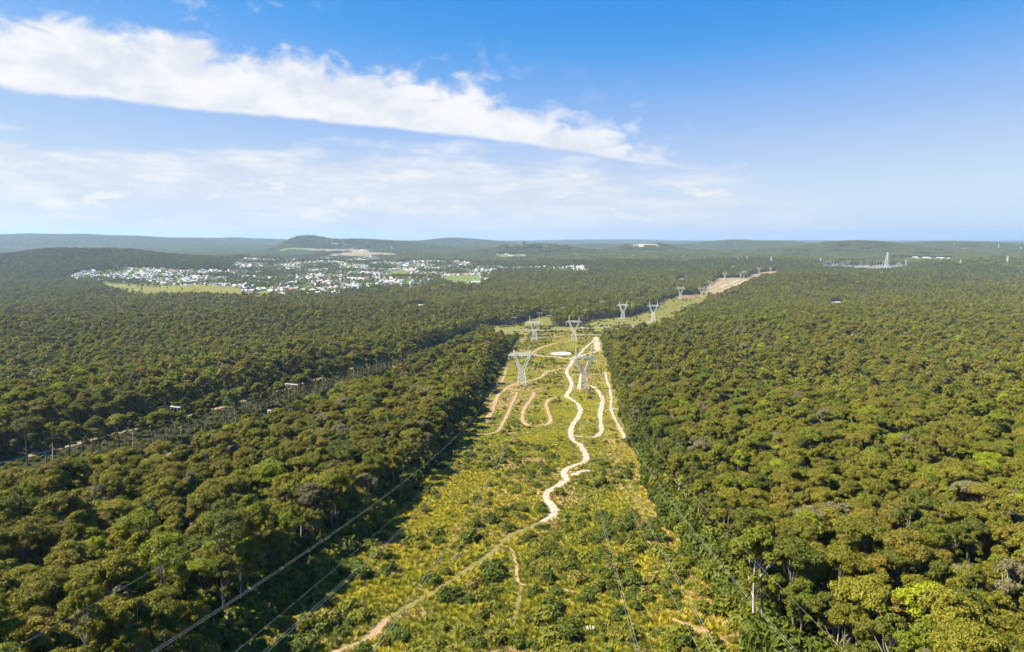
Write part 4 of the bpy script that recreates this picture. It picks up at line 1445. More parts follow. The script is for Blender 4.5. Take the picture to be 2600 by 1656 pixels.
N = 300000
P = np.stack([rng.uniform(x0, x1, N), rng.uniform(y0, y1, N)], 1)
P = P[rng.random(N) < np.clip(1.25 - P[:, 1] / 900, 0.35, 1)]
P = P[inside(CL_EASE, P[:, 0], P[:, 1]) | (np.minimum(seg_dist(wl, P[:, 0], P[:, 1]), seg_dist(wr, P[:, 0], P[:, 1])) < 4.5)]
td = track_dist(P)
keep = (td > 0.25 + 0.9 * np.clip((P[:, 1] - 250) / 250, 0, 1)) | ((td > -0.45) & (rng.random(len(P)) < 0.3))
P, td = P[keep], td[keep]
a = 0.5 * value_noise(P[:, 0], P[:, 1], 11, 41) + 0.5 * value_noise(P[:, 0], P[:, 1], 42, 42) + rng.normal(0, 0.10, len(P))
yel = np.exp(-((P[:, 0] + 22) / 30) ** 2 - ((P[:, 1] - 230) / 60) ** 2)
a = a + 0.02 - 0.16 * yel
edr = np.clip(1 - seg_dist(wr, P[:, 0], P[:, 1]) / 18, 0, 1)
tone = np.where(a < 0.34, 1, np.where(a < 0.52, 2, np.where(a < 0.67, 3, np.where(a < 0.76, 0, 4))))
tone = np.where(rng.random(len(P)) < 0.75 * edr, rng.choice([0, 0, 1, 4], len(P)), tone)
tone = np.where((yel > 0.3) & (rng.random(len(P)) < 0.6), 1, tone)
gs = scales(len(P), rng, 0.7, 1.5)
gs[:, 2] *= np.clip(1.0 - (P[:, 1] - 220) / 380, 0.35, 1.0)
gs[td < 0.4] *= 0.5
scatter('grass', GRASS_SET, np.column_stack([P, height(P[:, 0], P[:, 1]) + 0.05]), rot_z(len(P), rng), gs, rng.integers(0, 3, len(P)) * 5 + tone,
        'tall yellow and straw-coloured grass filling the power line clearing', 'grass')
# paddock grass and bushes along the road behind
bx0, by0 = CL_ROAD.min(0)
bx1, by1 = CL_ROAD.max(0)
P = np.stack([rng.uniform(bx0, bx1, 22000), rng.uniform(by0, by1, 22000)], 1)
P = P[inside(CL_ROAD, P[:, 0], P[:, 1])]
vn = value_noise(P[:, 0], P[:, 1], 28, 51) * 0.6 + value_noise(P[:, 0], P[:, 1], 80, 52) * 0.4
P = P[(vn + rng.normal(0, 0.06, len(P)) > 0.47) & (track_dist(P) > 3)]
P = P[rng.random(len(P)) < np.where(P[:, 1] > 1120, 0.08, 0.9)]
s2 = rng.uniform(0.9, 2.2, len(P))
scatter('heath_scrub', SHRUB_SET, np.column_stack([P, height(P[:, 0], P[:, 1])]), rot_z(len(P), rng), np.stack([s2, s2, s2 * 0.9], 1), rng.integers(0, 5, len(P)) * 5 + rng.choice([0, 0, 1], len(P)),
        'dark scrub along the sealed road and in the paddock behind it', 'scrub')
# bare scrubby ground under the two timber pole lines on the left
for ri, (RW, lab) in enumerate(((ROW1, 'pale sandy service track under the far line of timber pole frames'), (ROW2, 'pale sandy service track under the near line of timber pole frames'))):
    keep = RW[(RW[:, 1] < 1000)]
    L = smooth_line(keep[:, :2], 4.0)
    dL = np.gradient(L, axis=0)
    dL /= np.linalg.norm(dL, axis=1)[:, None]
    nn = np.stack([-dL[:, 1], dL[:, 0]], 1)
    hw = 1.5 + RNG.normal(0, 0.35, len(L))
    A, B = L + nn * hw[:, None], L - nn * hw[:, None]
    V = np.stack([A, B], 1).reshape(-1, 2)
    Zv = np.maximum(height(V[:, 0], V[:, 1]), ground_mesh_z(V[:, 0], V[:, 1])) + 0.2
    i2 = np.arange(len(L) - 1)[:, None] * 2
    o = link('service_track', mesh_np('service_track', np.column_stack([V, Zv]), [i2 + np.array([[0, 1, 3, 2]])], [M_SITE], smooth=True))
    tag(o, lab, 'track', kind='structure')
RW = smooth_line(ROW1[:, :2], 5.0)
RW2 = smooth_line(ROW2[:, :2], 5.0)
bx0, by0 = CL_CORR.min(0)
bx1, by1 = CL_CORR.max(0)
P = np.stack([rng.uniform(bx0, bx1, 90000), rng.uniform(by0, by1, 90000)], 1)
P = P[inside(CL_CORR, P[:, 0], P[:, 1])][:6500]
P = P[(seg_dist(RW, P[:, 0], P[:, 1]) > 4.0) & (seg_dist(RW2, P[:, 0], P[:, 1]) > 4.0)]
s2 = rng.uniform(0.5, 1.2, len(P))
scatter('heath_scrub', SHRUB_SET, np.column_stack([P, height(P[:, 0], P[:, 1])]), rot_z(len(P), rng), np.stack([s2, s2, s2], 1), rng.integers(0, 5, len(P)) * 5 + rng.choice([0, 0, 0, 1], len(P)),  # mostly dark tones: shade of the cutting put into the leaf colour
        'scrub and bracken under the timber pole lines left of the clearing', 'scrub')

# understorey along the forest edges
EG = [wl, wr, np.column_stack([CL_CORR, CL_CORR[:, :1] * 0])]
P = []
for L_, n_ in zip(EG, (5200, 5200, 5200)):
    LL = smooth_line(L_[:, :2], 4.0)
    q = LL[(rng.random(n_) * (len(LL) - 1)).astype(int)] + rng.uniform(-15, 15, (n_, 2))
    P.append(q[(seg_dist(LL, q[:, 0], q[:, 1]) < 14)])
P = np.concatenate(P)
clr = inside(CL_EASE, P[:, 0], P[:, 1]) | inside(CL_CORR, P[:, 0], P[:, 1])
dd_ = np.minimum(np.minimum(seg_dist(wl, P[:, 0], P[:, 1]), seg_dist(wr, P[:, 0], P[:, 1])), seg_dist(CL_CORR, P[:, 0], P[:, 1], True))
P = P[(~clr) | ((dd_ < 2.0) & (rng.random(len(P)) < 0.35))]
s2 = rng.uniform(1.3, 3.8, len(P))
scatter('undergrowth', SHRUB_SET, np.column_stack([P, height(P[:, 0], P[:, 1]) - 0.1]), rot_z(len(P), rng), np.stack([s2, s2, s2 * rng.uniform(0.9, 1.5, len(P))], 1), rng.integers(0, 5, len(P)) * 5 + rng.choice([0, 0, 0, 1], len(P)),
        'dark bushy undergrowth below the trees along the clearing edges', 'undergrowth')

# pampas tussock with white plumes near the bottom of the clearing
p = gp([(1499, 1612)])[0]
e = empty('pampas_grass', p, 0, 0.7)
tag(e, 'pampas tussock with cream plumes in the near shrubs of the clearing', 'grass plant')
link('leaves', grass_tuft('pampas_leaves', 77, 1.8, 0.7, 70, 0.05, GRASS_TONES[2]), e)
M_PLUME = plain('plume', (0.80, 0.74, 0.64), 0.9)
for k in range(8):
    mb = MB()
    a = k * 0.8
    q = np.array([0.9 * math.cos(a), 0.5 * math.sin(a), 1.6])
    mb.tube([q * [0.3, 0.3, 0.1], q, q * [1.15, 1.15, 1.2], q * [1.25, 1.25, 1.6], q * [1.3, 1.3, 1.75]], [0.03, 0.04, 0.16, 0.12, 0.02], 5)
    link('plume', mb.mesh('pampas_plume', M_PLUME, True), e)

# ---------------------------------------------------------------- pylons
def pylon_meshes(peak, steel, fat=1.1):
    """parts of a single-circuit lattice pylon; x across the line, z up; bar at 25 m"""
    W, D0, WZ, BZ = 3.7, 3.7, 12.6, 25.0
    wx, wy = 2.1, 1.3
    out = []
    class PB(MB):
        def prism(s, p0, p1, r0, r1=None, k=4):
            MB.prism(s, p0, p1, r0 * fat, None if r1 is None else r1 * fat, k)
    for sx in (-1, 1):
        for sy in (-1, 1):
            mb = PB()
            mb.prism((sx * W, sy * D0, -0.6), (sx * wx, sy * wy, WZ), 0.30, 0.24)
            out.append(('leg', mb))
    mb = PB()
    lv = [0.0, 3.6, 6.8, 9.8, WZ]
    f = lambda z: (W + (wx - W) * z / WZ, D0 + (wy - D0) * z / WZ)
    for a, b_ in zip(lv[:-1], lv[1:]):
        (xa, ya), (xb, yb) = f(a), f(b_)
        for s1 in (-1, 1):
            mb.prism((-xa, s1 * ya, a), (xb, s1 * yb, b_), 0.14)
            mb.prism((xa, s1 * ya, a), (-xb, s1 * yb, b_), 0.14)
            mb.prism((s1 * xa, -ya, a), (s1 * xb, yb, b_), 0.14)
            mb.prism((s1 * xa, ya, a), (s1 * xb, -yb, b_), 0.14)
            mb.prism((-xb, s1 * yb, b_), (xb, s1 * yb, b_), 0.13)
            mb.prism((s1 * xb, -yb, b_), (s1 * xb, yb, b_), 0.13)
    out.append(('lattice_bracing', mb))
    ax = 6.3
    for sx in (-1, 1):
        mb = PB()
        for sy in (-1, 1):
            mb.prism((sx * wx, sy * wy, WZ), (sx * (ax + 0.9), sy * 1.0, BZ), 0.24)
            mb.prism((sx * 0.1, sy * wy, WZ + 0.2), (sx * (ax - 1.1), sy * 1.0, BZ), 0.22)
            for k in range(5):
                t0, t1 = k / 5, (k + 1) / 5
                o0 = (sx * (wx + (ax + 0.9 - wx) * t0), sy * (wy + (1.0 - wy) * t0), WZ + (BZ - WZ) * t0)
                i1 = (sx * (0.1 + (ax - 1.2) * t1), sy * (wy + (1.0 - wy) * t1), WZ + (BZ - WZ) * t1)
                o1 = (sx * (wx + (ax + 0.9 - wx) * t1), sy * (wy + (1.0 - wy) * t1), WZ + (BZ - WZ) * t1)
                mb.prism(o0, i1, 0.11)
                mb.prism(i1, o1, 0.11)
        out.append(('arm', mb))
    mb = PB()
    E = 11.0
    for sy in (-1, 1):
        mb.prism((-E, 0.15 * sy, BZ), (-ax, sy, BZ), 0.2)
        mb.prism((-ax, sy, BZ), (ax, sy, BZ), 0.22)
        mb.prism((ax, sy, BZ), (E, 0.15 * sy, BZ), 0.2)
        mb.prism((-E, 0.15 * sy, BZ), (-ax, sy, BZ + 1.5), 0.17)
        mb.prism((-ax, sy, BZ + 1.5), (ax, sy, BZ + 1.5), 0.19)
        mb.prism((ax, sy, BZ + 1.5), (E, 0.15 * sy, BZ), 0.17)
        n = 10
        for k in range(n):
            xa, xb = -ax + 2 * ax * k / n, -ax + 2 * ax * (k + 1) / n
            mb.prism((xa, sy, BZ if k % 2 else BZ + 1.5), (xb, sy, BZ + 1.5 if k % 2 else BZ), 0.10)
    for k in range(11):
        xa = -ax + 2 * ax * k / 10
        mb.prism((xa, -1, BZ), (xa, 1, BZ), 0.1)
    out.append(('crossbeam', mb))
    for sx in (-1, 1):
        mb = PB()
        t_ = (sx * (ax + 0.2), 0, BZ + 1.5 + peak)
        for ox in (-0.75, 0.75):
            for sy in (-1, 1):
                mb.prism((sx * ax + ox, sy * 0.9, BZ + 1.5), t_, 0.17, 0.1)
        for k in range(1, 4):
            t2 = k / 4
            for sy in (-1, 1):
                mb.prism((sx * ax - 0.75 * (1 - t2), sy * 0.9 * (1 - t2), BZ + 1.5 + peak * t2), (sx * ax + 0.75 * (1 - t2), sy * 0.9 * (1 - t2), BZ + 1.5 + peak * (t2 - 0.2)), 0.09)
        out.append(('peak', mb))
    for x in (-10.6, 0.0, 10.6):
        mb = PB()
        zt = BZ - 0.1
        for k in range(9):
            mb.prism((x, 0, zt - 0.42 * k), (x, 0, zt - 0.42 * k - 0.30), 0.22, 0.14, 6)
            mb.prism((x, 0, zt - 0.42 * k - 0.30), (x, 0, zt - 0.42 * (k + 1)), 0.08, 0.08, 4)
        out.append(('insulator', mb))
    return [(n, b_.mesh('pylon_' + n, M_INS if n == 'insulator' else steel)) for n, b_ in out]


PM = {}
PYL_OBJ = []
for (bx, by, ty, yaw, st_, pk, lab), p in zip(PYLONS, PYL_XY):
    near_p = ty is None
    key = (st_, pk, near_p)
    if key not in PM:
        PM[key] = pylon_meshes(pk, M_STEELW if st_ else M_STEEL, 1.1 if near_p else 0.85)
    depth = p[1] * CP + (CAM_Z - p[2]) * SP
    sc = 1.0 if ty is None else min(1.35, max(0.6, (by - ty) / F * depth / (26.5 + pk)))
    e = empty('pylon', p, R(yaw), sc)
    tag(e, lab, 'pylon', 'lattice pylons of the double line')
    beam = None
    for n, me in PM[key]:
        o = link(n, me, beam if n == 'insulator' else e)
        if n == 'crossbeam':
            beam = o
    PYL_OBJ.append((p, R(yaw), sc, pk))


def attach(i, x, z):
    p, yw, sc, pk = PYL_OBJ[i]
    return np.array([p[0] + math.cos(yw) * x * sc, p[1] + math.sin(yw) * x * sc, p[2] + z * sc])


def ray_pt(px, py, depth):
    u, v = (px - 1300) / F, (828 - py) / F
    return np.array([u * depth, (CP + v * SP) * depth, CAM_Z + (v * CP - SP) * depth])


def project(P):
    y_, z_ = P[:, 1], P[:, 2] - CAM_Z
    dep = y_ * CP - z_ * SP
    return np.stack([1300 + F * P[:, 0] / dep, 828 - F * (y_ * SP + z_ * CP) / dep], 1)


def cable(pts, r, label, group):
    mb = MB()
    mb.tube(pts, r, 4)
    o = link('power_cable', mb.mesh('power_cable', M_CABLE, True))
    return tag(o, label, 'cable', group)


NEARW = [  # pylon, across, height, bottom x, depth there, a point it passes, twin, name
    (0, -10.6, 21, 389, 64, (1000, 1245), True, 'left conductor pair of the left pylon line'), (0, 0, 21, 672, 64, (1000, 1355), True, 'middle conductor pair of the left pylon line'),
    (0, 10.6, 21, 945, 64, (1110, 1418), True, 'right conductor pair of the left pylon line'), (0, -6.4, 29.5, 20, 58, (450, 1438), False, 'thin left earth wire of the left pylon line'),
    (0, 6.4, 29.5, 597, 58, (1000, 1317), False, 'thin right earth wire of the left pylon line'),
    (1, -10.6, 21, 1620, 88, (1562, 1451), True, 'left conductor pair of the right pylon line'), (1, 0, 21, 1822, 88, (1603, 1250), True, 'middle conductor pair of the right pylon line'),
    (1, 10.6, 21, 2020, 88, (1693, 1250), True, 'right conductor pair of the right pylon line'), (1, -6.4, 35, 1777, 80, (1587, 1255), False, 'thin left earth wire of the right pylon line'),
    (1, 6.4, 35, 2145, 80, (1754, 1250), False, 'thin right earth wire of the right pylon line')]
tt = np.linspace(0, 1.12, 70)[:, None]
for pi, xx, hz, bxp, dep, mid, twin, nm in NEARW:
    A, B = attach(pi, xx, hz), ray_pt(bxp, 1656, dep)
    best = None
    for s in np.linspace(0, 40, 81):
        C = A + (B - A) * tt - np.array([0, 0, 1.0]) * 4 * s * tt * (1 - tt)
        e_ = np.min(np.hypot(*(project(C[:63]) - np.array(mid)).T))
        if best is None or e_ < best[0]:
            best = (e_, C)
    C = best[1]
    lat = unit(np.cross(B - A, [0, 0, 1.0]))
    for k, o2 in enumerate((-0.19, 0.19) if twin else (0.0,)):
        cable(C + lat * o2, (0.017 if pi == 0 else 0.015) if twin else 0.012, ('%s, %s cable' % (nm, ('left', 'right')[k])) if twin else nm, 'overhead cables passing under the viewer')
pairs = [(0, 2), (1, 3), (2, 4), (3, 5), (4, 6), (5, 7)]
PN = ['first', 'first', 'second', 'second', 'third', 'third']
for q, (a, b_) in enumerate(pairs):
    for k, xx in enumerate((-10.6, 0, 10.6)):
        A, B = attach(a, xx, 21), attach(b_, xx, 21)
        t2 = np.linspace(0, 1, 24)[:, None]
        C = A + (B - A) * t2 - np.array([0, 0, 1.0]) * 4 * 7 * t2 * (1 - t2)
        cable(C, 0.05, '%s cable of the %s line from the %s to the next pylon' % (('left', 'middle', 'right')[k], ('left', 'right')[q % 2], PN[q]), 'distant overhead cables')


# tall lattice towers far away
def tower_mesh():
    out = []
    mb = MB()
    f = lambda z: 4.2 * (1 - z / 40) + 0.5
    lv = np.linspace(0, 40, 9)
    for a, b_ in zip(lv[:-1], lv[1:]):
        for sx, sy in ((-1, -1), (1, -1), (1, 1), (-1, 1)):
            mb.prism((sx * f(a), sy * f(a), a), (sx * f(b_), sy * f(b_), b_), 0.45)
            mb.prism((sx * f(a), sy * f(a), a), (-sy * f(b_), sx * f(b_), b_), 0.22)
    out.append(('mast', mb))
    for z, w_ in ((22, 8), (29, 9), (36, 7)):
        for s1 in (-1, 1):
            mb = MB()
            mb.prism((s1 * 0.5, 0.8, z), (s1 * w_, 0, z + 0.6), 0.45, 0.25)
            mb.prism((s1 * 0.5, -0.8, z), (s1 * w_, 0, z + 0.6), 0.45, 0.25)
            mb.prism((s1 * 0.5, 0, z + 2.2), (s1 * w_, 0, z + 0.6), 0.35, 0.2)
            out.append(('crossarm', mb))
    return [(n, b_.mesh('tower_' + n, M_STEEL)) for n, b_ in out]


TM = tower_mesh()
for bx, by, ty, lab in [(2252, 679, 641, 'very tall lattice tower rising over the substation'), (1896, 665, 651, 'slim lattice tower in the forest left of the substation'),
                        (1958, 669, 651, 'lattice tower standing alone left of the substation'), (1874, 665, 654, 'faint pole-like tower beside the slim lattice tower'),
                        (2083, 670, 654, 'lattice tower at the left corner of the substation'), (2300, 676, 660, 'lattice tower at the right end of the substation'),
                        (2438, 677, 659, 'lattice tower between the substation and the right margin'), (2557, 673, 649, 'tall pale lattice tower near the right margin'),
                        (2591, 638, 626, 'tiny far tower at the right skyline'), (2535, 634, 620, 'tiny far tower below the right skyline'), (2422, 626, 617, 'tiny tower on the far right ridge'),
                        (1642, 646, 637, 'faint tower in the forest below the cream quarry'), (1735, 658, 649, 'faint tower in the middle forest'), (1509, 655, 646, 'faint tower behind the forest in the middle')]:
    p = gp([(bx, by)])[0]
    depth = p[1] * CP + (CAM_Z - p[2]) * SP
    sc = (by - ty) / F * depth / 40
    e = empty('transmission_tower', p, R(15), sc)
    tag(e, lab, 'tower', 'far transmission towers')
    for n, me in TM:
        link(n, me, e)


# timber pole frames
def hframe(px, py, hz, yaw, label, three=False):
    p = gp([(px, py, hz)])[0]
    e = empty('pole_frame', p, R(yaw))
    tag(e, label, 'power pole', 'timber pole frames left of the clearing')
    xs_ = (-3.6, 0, 3.6) if three else (-2.6, 2.6)
    for x in xs_:
        mb = MB()
        mb.tube([(x, 0, -1), (x, 0, hz * 0.5), (x, 0, hz + 1.3)], [0.30, 0.26, 0.20], 8)
        link('pole', mb.mesh('frame_pole', M_POLE, True), e)
    mb = MB()
    mb.box((-5.2, -0.32, hz - 0.22), (5.2, -0.22, hz + 0.22))
    mb.box((-5.2, 0.22, hz - 0.22), (5.2, 0.32, hz + 0.22))
    mb.box((-5.2, -0.32, hz + 0.225), (5.2, 0.32, hz + 0.30))
    arm_o = link('crossarm', mb.mesh('frame_crossarm', M_ARM), e)
    for x in (-5.0, 0.0, 5.0) if not three else (-1.8, 1.8):
        mb = MB()
        for k in range(6):
            mb.prism((x, 0, hz - 0.25 - 0.3 * k), (x, 0, hz - 0.45 - 0.3 * k), 0.20, 0.12, 6)
        link('insulator', mb.mesh('frame_insulator', M_INS), arm_o)


for a_ in [(450, 1034, 13, -22, 'nearest timber pole frame on the far side of the left line clearing'), (698, 1044, 13, -22, 'nearest timber pole frame on the near side of the left line clearing'),
           (740, 976, 15, -22, 'timber pole frame with white arm behind the middle row of trees'), (1012, 932, 15, -18, 'small white-armed pole frame above the canopy left of the tracks'),
           (1044, 875, 14, -18, 'three-pole frame in the narrow left cutting', True), (1210, 806, 13, -10, 'pole frame at the left end of the sealed road'),
           (1305, 806, 15, -10, 'pole frame on the straw-coloured bank left of the second pylons'), (1371, 795, 15, -10, 'pole frame between the two second pylons, left one'),
           (1395, 801, 15, -10, 'pole frame between the two second pylons, right one'), (1489, 787, 20, -10, 'pole frame over the trees right of the second pylons'),
           (1431, 782, 20, -10, 'pole frame in the trees behind the second pylons'), (1530, 766, 20, -14, 'pole frame left of the third pylon pair'),
           (1606, 742, 20, -14, 'pole frame behind the third pylon pair'), (1662, 729, 20, -14, 'distant pole frame left of the fourth pylon pair'),
           (1692, 732, 20, -14, 'distant pole frame just left of the fourth pylon pair'), (1713, 711, 20, -14, 'far pole frame beside the small pale dirt patch'),
           (1743, 700, 20, -14, 'far pole frame beyond the small pale dirt patch'), (1777, 698, 20, -14, 'farthest pole frame left of the bare earth site')]:
    hframe(*a_)

# ---------------------------------------------------------------- town
ROOFS = {'white': plain('white_roof', (0.58, 0.58, 0.58), 0.5, var=0.12, scale=0.2), 'pale grey': plain('grey_roof', (0.36, 0.37, 0.39), 0.5, var=0.1, scale=0.2),
         'dark grey': plain('dark_roof', (0.16, 0.17, 0.19), 0.6, var=0.15, scale=0.2), 'terracotta': plain('tile_roof', (0.42, 0.17, 0.10), 0.8, var=0.15, scale=0.3),
         'cream': plain('cream_roof', (0.72, 0.64, 0.52), 0.7, var=0.08, scale=0.2)}
WALLS = [plain('white_wall', (0.62, 0.61, 0.58), 0.8, var=0.05), plain('cream_wall', (0.55, 0.48, 0.38), 0.8, var=0.05), plain('brick_wall', (0.40, 0.22, 0.15), 0.85, var=0.1)]
M_PANE = plain('window_glass', (0.05, 0.06, 0.08), 0.15)
HS = []
for (w_, l_, hw, hr, hip) in ((9, 14, 2.9, 2.0, 2.5), (10, 16, 3.0, 2.3, 0.0), (8, 11, 2.8, 1.9, 2.0), (11, 13, 5.4, 2.2, 3.0)):
    mb = MB()
    mb.box((-l_ / 2, -w_ / 2, -1.5), (l_ / 2, w_ / 2, hw))
    wall = mb.mesh('house_wall', WALLS[0])
    o2 = 0.6
    X, Y = l_ / 2 + o2, w_ / 2 + o2
    V = np.array([[-X, -Y, hw - 0.1], [X, -Y, hw - 0.1], [X, Y, hw - 0.1], [-X, Y, hw - 0.1], [-X + hip, 0, hw + hr], [X - hip, 0, hw + hr],
                  [-X, -Y, hw - 0.3], [X, -Y, hw - 0.3], [X, Y, hw - 0.3], [-X, Y, hw - 0.3]])
    roof = mesh_np('house_roof', V, [np.array([[0, 1, 5, 4], [2, 3, 4, 5], [6, 7, 1, 0], [7, 8, 2, 1], [8, 9, 3, 2], [9, 6, 0, 3], [9, 8, 7, 6]]), np.array([[3, 0, 4], [1, 2, 5]])], [ROOFS['white']])
    HS.append((wall, roof, None))

rg = np.random.default_rng(77)
sp = 22.5
bx0, by0 = TOWN.min(0)
bx1, by1 = TOWN.max(0)
gx, gy = np.meshgrid(np.arange(bx0, bx1, sp), np.arange(by0, by1, sp * 1.15))
H = np.stack([gx.ravel(), gy.ravel()], 1) + rg.uniform(-4, 4, (gx.size, 2))
ca, sa = math.cos(0.3), math.sin(0.3)
H = H[inside(TOWN, H[:, 0], H[:, 1])]
H = H[~(inside(PADD, H[:, 0], H[:, 1]) | inside(FIELD1, H[:, 0], H[:, 1]) | inside(FIELD2, H[:, 0], H[:, 1]))]
vn = value_noise(H[:, 0], H[:, 1], 130, 9)
street = (np.floor((H[:, 0] * ca + H[:, 1] * sa) / sp) % 5 == 0)
H = H[(rg.random(len(H)) < np.where(vn > 0.56, 0.25, 0.92)) & ~street]
H = H[np.argsort(np.hypot(H[:, 0], H[:, 1]))]
zz = height(H[:, 0], H[:, 1]) + 0.3
rn = list(ROOFS)
far_hill = H[:, 1] > 2900
rt = np.where(far_hill, rg.choice(5, len(H), p=[0.42, 0.25, 0.25, 0.04, 0.04]), rg.choice(5, len(H), p=[0.42, 0.24, 0.12, 0.13, 0.09]))
hv = rg.choice(4, len(H), p=[0.35, 0.3, 0.25, 0.1])
hr_ = rg.choice([0, math.pi / 2], len(H)) + 0.3 * np.round(value_noise(H[:, 0], H[:, 1], 160, 12) * 4) + rg.normal(0, 0.05, len(H))
hs_ = rg.uniform(1.05, 1.55, len(H))
NH = 296
cnt = {}
print('houses', len(H))
for k in range(min(NH, len(H))):
    px = 1300 + F * H[k, 0] / H[k, 1]
    part = 'left end' if px < 420 else ('left half' if px < 680 else ('middle' if px < 900 else ('right half' if px < 1120 else 'right end')))
    key = (rn[rt[k]], part)
    c_ = cnt[key] = cnt.get(key, -1) + 1
    wl_, ro_, wi_ = HS[hv[k]]
    e = empty('house', (H[k, 0], H[k, 1], zz[k]), hr_[k], hs_[k])
    tag(e, '%s %s-roofed house at the %s of the town' % (ordinal(c_), rn[rt[k]], part) if 'end' in part else '%s %s-roofed house in the %s of the town' % (ordinal(c_), rn[rt[k]], part), 'house', 'houses of the town')
    a = link('wall', wl_, e)
    a.material_slots[0].link = 'OBJECT'
    a.material_slots[0].material = WALLS[int(rg.choice(3, p=[0.6, 0.25, 0.15]))]
    a = link('roof', ro_, e)
    a.material_slots[0].link = 'OBJECT'
    a.material_slots[0].material = ROOFS[rn[rt[k]]]


def far_houses(name, XY, label, smin=0.9, smax=1.4, mix=(0.5, 0.2, 0.1, 0.1, 0.1)):
    VV, F4, F3, M4, M3, n = [], [], [], [], [], 0
    mats = [ROOFS[r] for r in rn] + WALLS
    for (x, y) in XY:
        w_, l_, h_, r_ = rg.uniform(8, 12), rg.uniform(11, 18), rg.uniform(3, 5), rg.uniform(1.5, 2.6)
        s = rg.uniform(smin, smax)
        a = rg.uniform(0, 3.14)
        X, Y = l_ / 2 * s, w_ / 2 * s
        V = np.array([[-X, -Y, -2], [X, -Y, -2], [X, Y, -2], [-X, Y, -2], [-X, -Y, h_], [X, -Y, h_], [X, Y, h_], [-X, Y, h_], [-X, 0, h_ + r_], [X, 0, h_ + r_]])
        c1, s1 = math.cos(a), math.sin(a)
        V = np.stack([V[:, 0] * c1 - V[:, 1] * s1 + x, V[:, 0] * s1 + V[:, 1] * c1 + y, V[:, 2] + float(height(x, y)) + 1.0], 1)
        VV.append(V)
        F4.append(np.array([[0, 1, 5, 4], [1, 2, 6, 5], [2, 3, 7, 6], [3, 0, 4, 7], [4, 5, 9, 8], [6, 7, 8, 9]]) + n)
        F3.append(np.array([[5, 6, 9], [7, 4, 8]]) + n)
        ri, wi = int(rg.choice(5, p=mix)), 5 + int(rg.choice(3, p=[0.65, 0.25, 0.1]))
        M4 += [wi] * 4 + [ri] * 2
        M3 += [wi] * 2
        n += 10
    o = link(name, mesh_np(name, np.concatenate(VV), [np.concatenate(F4), np.concatenate(F3)], mats, M4 + M3))
    return tag(o, label, 'houses', kind='stuff')


if len(H) > NH:
    far_houses('hillside_houses', H[NH:], 'white and grey roofed houses climbing the hillside at the back of the town')


def fill(poly, n):
    b0, b1 = poly.min(0), poly.max(0)
    Q = np.stack([rg.uniform(b0[0], b1[0], n * 6), rg.uniform(b0[1], b1[1], n * 6)], 1)
    return Q[inside(poly, Q[:, 0], Q[:, 1])][:n]


far_houses('far_suburb', gp(np.stack([rg.uniform(370, 690, 170), rg.uniform(617, 634, 170), np.full(170, 14.0)], 1))[:, :2], 'white specks of the far suburb on the left plain', 1.2, 3.0, (0.75, 0.15, 0.02, 0.03, 0.05))
far_houses('far_suburb', gp(np.stack([rg.uniform(860, 1090, 200), rg.uniform(618, 637, 200), np.full(200, 14.0)], 1))[:, :2], 'white houses of the suburb below the wooded mountain', 1.0, 2.0, (0.7, 0.15, 0.05, 0.05, 0.05))
far_houses('hamlet_houses', fill(FAR['hamlet'][0], 34), 'white houses of the hamlet in the forest behind the town', 1.1, 1.8, (0.8, 0.1, 0, 0.05, 0.05))
far_houses('works_buildings', fill(FAR['works_yard'][0], 34), 'white works buildings in the forest behind the substation', 1.2, 2.4, (0.8, 0.1, 0, 0.05, 0.05))
far_houses('town_tail_houses', gp(np.stack([rg.uniform(1230, 1485, 60), rg.uniform(680, 689, 60), np.full(60, 3.0)], 1))[:, :2], 'scattered pale houses trailing right from the town into the forest', 1.0, 1.7, (0.45, 0.25, 0.05, 0.15, 0.10))
q = gp(np.stack([rg.uniform(0, 1000, 150), rg.uniform(604, 622, 150), np.full(150, 8.0)], 1))[:, :2]
far_houses('ridge_houses', q, 'pale specks of houses scattered along the far blue ridge', 1.5, 3.2, (0.6, 0.3, 0, 0, 0.1))

# sheds
def shed(px, py, L_, W_, yaw, roof, label):
    p = gp([(px, py)])[0]
    e = empty('shed', p, R(yaw))
    tag(e, label, 'shed')
    mb = MB()
    mb.box((-L_ / 2, -W_ / 2, -1), (L_ / 2, W_ / 2, 5))
    wall_o = link('wall', mb.mesh('shed_wall', WALLS[0]), e)
    X, Y = L_ / 2 + 0.5, W_ / 2 + 0.5
    V = np.array([[-X, -Y, 5.01], [X, -Y, 5.01], [X, Y, 5.01], [-X, Y, 5.01], [-X, 0, 7.2], [X, 0, 7.2]])
    link('roof', mesh_np('shed_roof', V, [np.array([[0, 1, 5, 4], [2, 3, 4, 5], [3, 2, 1, 0]]), np.array([[3, 0, 4], [1, 2, 5]])], [ROOFS[roof]]), e)
    for x in (-L_ * 0.3, 0, L_ * 0.3):
        mb = MB()
        mb.box((x - 2, -W_ / 2 - 0.06, 0), (x + 2, -W_ / 2 + 0.02, 3.8))
        link('door', mb.mesh('shed_door', ROOFS['pale grey']), wall_o)


shed(2122, 773, 24, 8, 5, 'pale grey', 'low pale shed in a small clearing of the right forest')
shed(1062, 781, 26, 9, 8, 'pale grey', 'low pale shed in the small forest opening short of the town')
shed(630, 741, 34, 14, -5, 'white', 'long white shed on the paddock beside the town')
shed(1212, 719, 44, 26, 10, 'white', 'large white shed at the right end of the town')
shed(732, 722, 50, 24, -8, 'white', 'large white-roofed hall at the near edge of the town')
shed(620, 703, 70, 30, -8, 'white', 'broad white factory roof in the left half of the town')
shed(1190, 692, 60, 16, 10, 'white', 'row-like long white building at the right of the town')

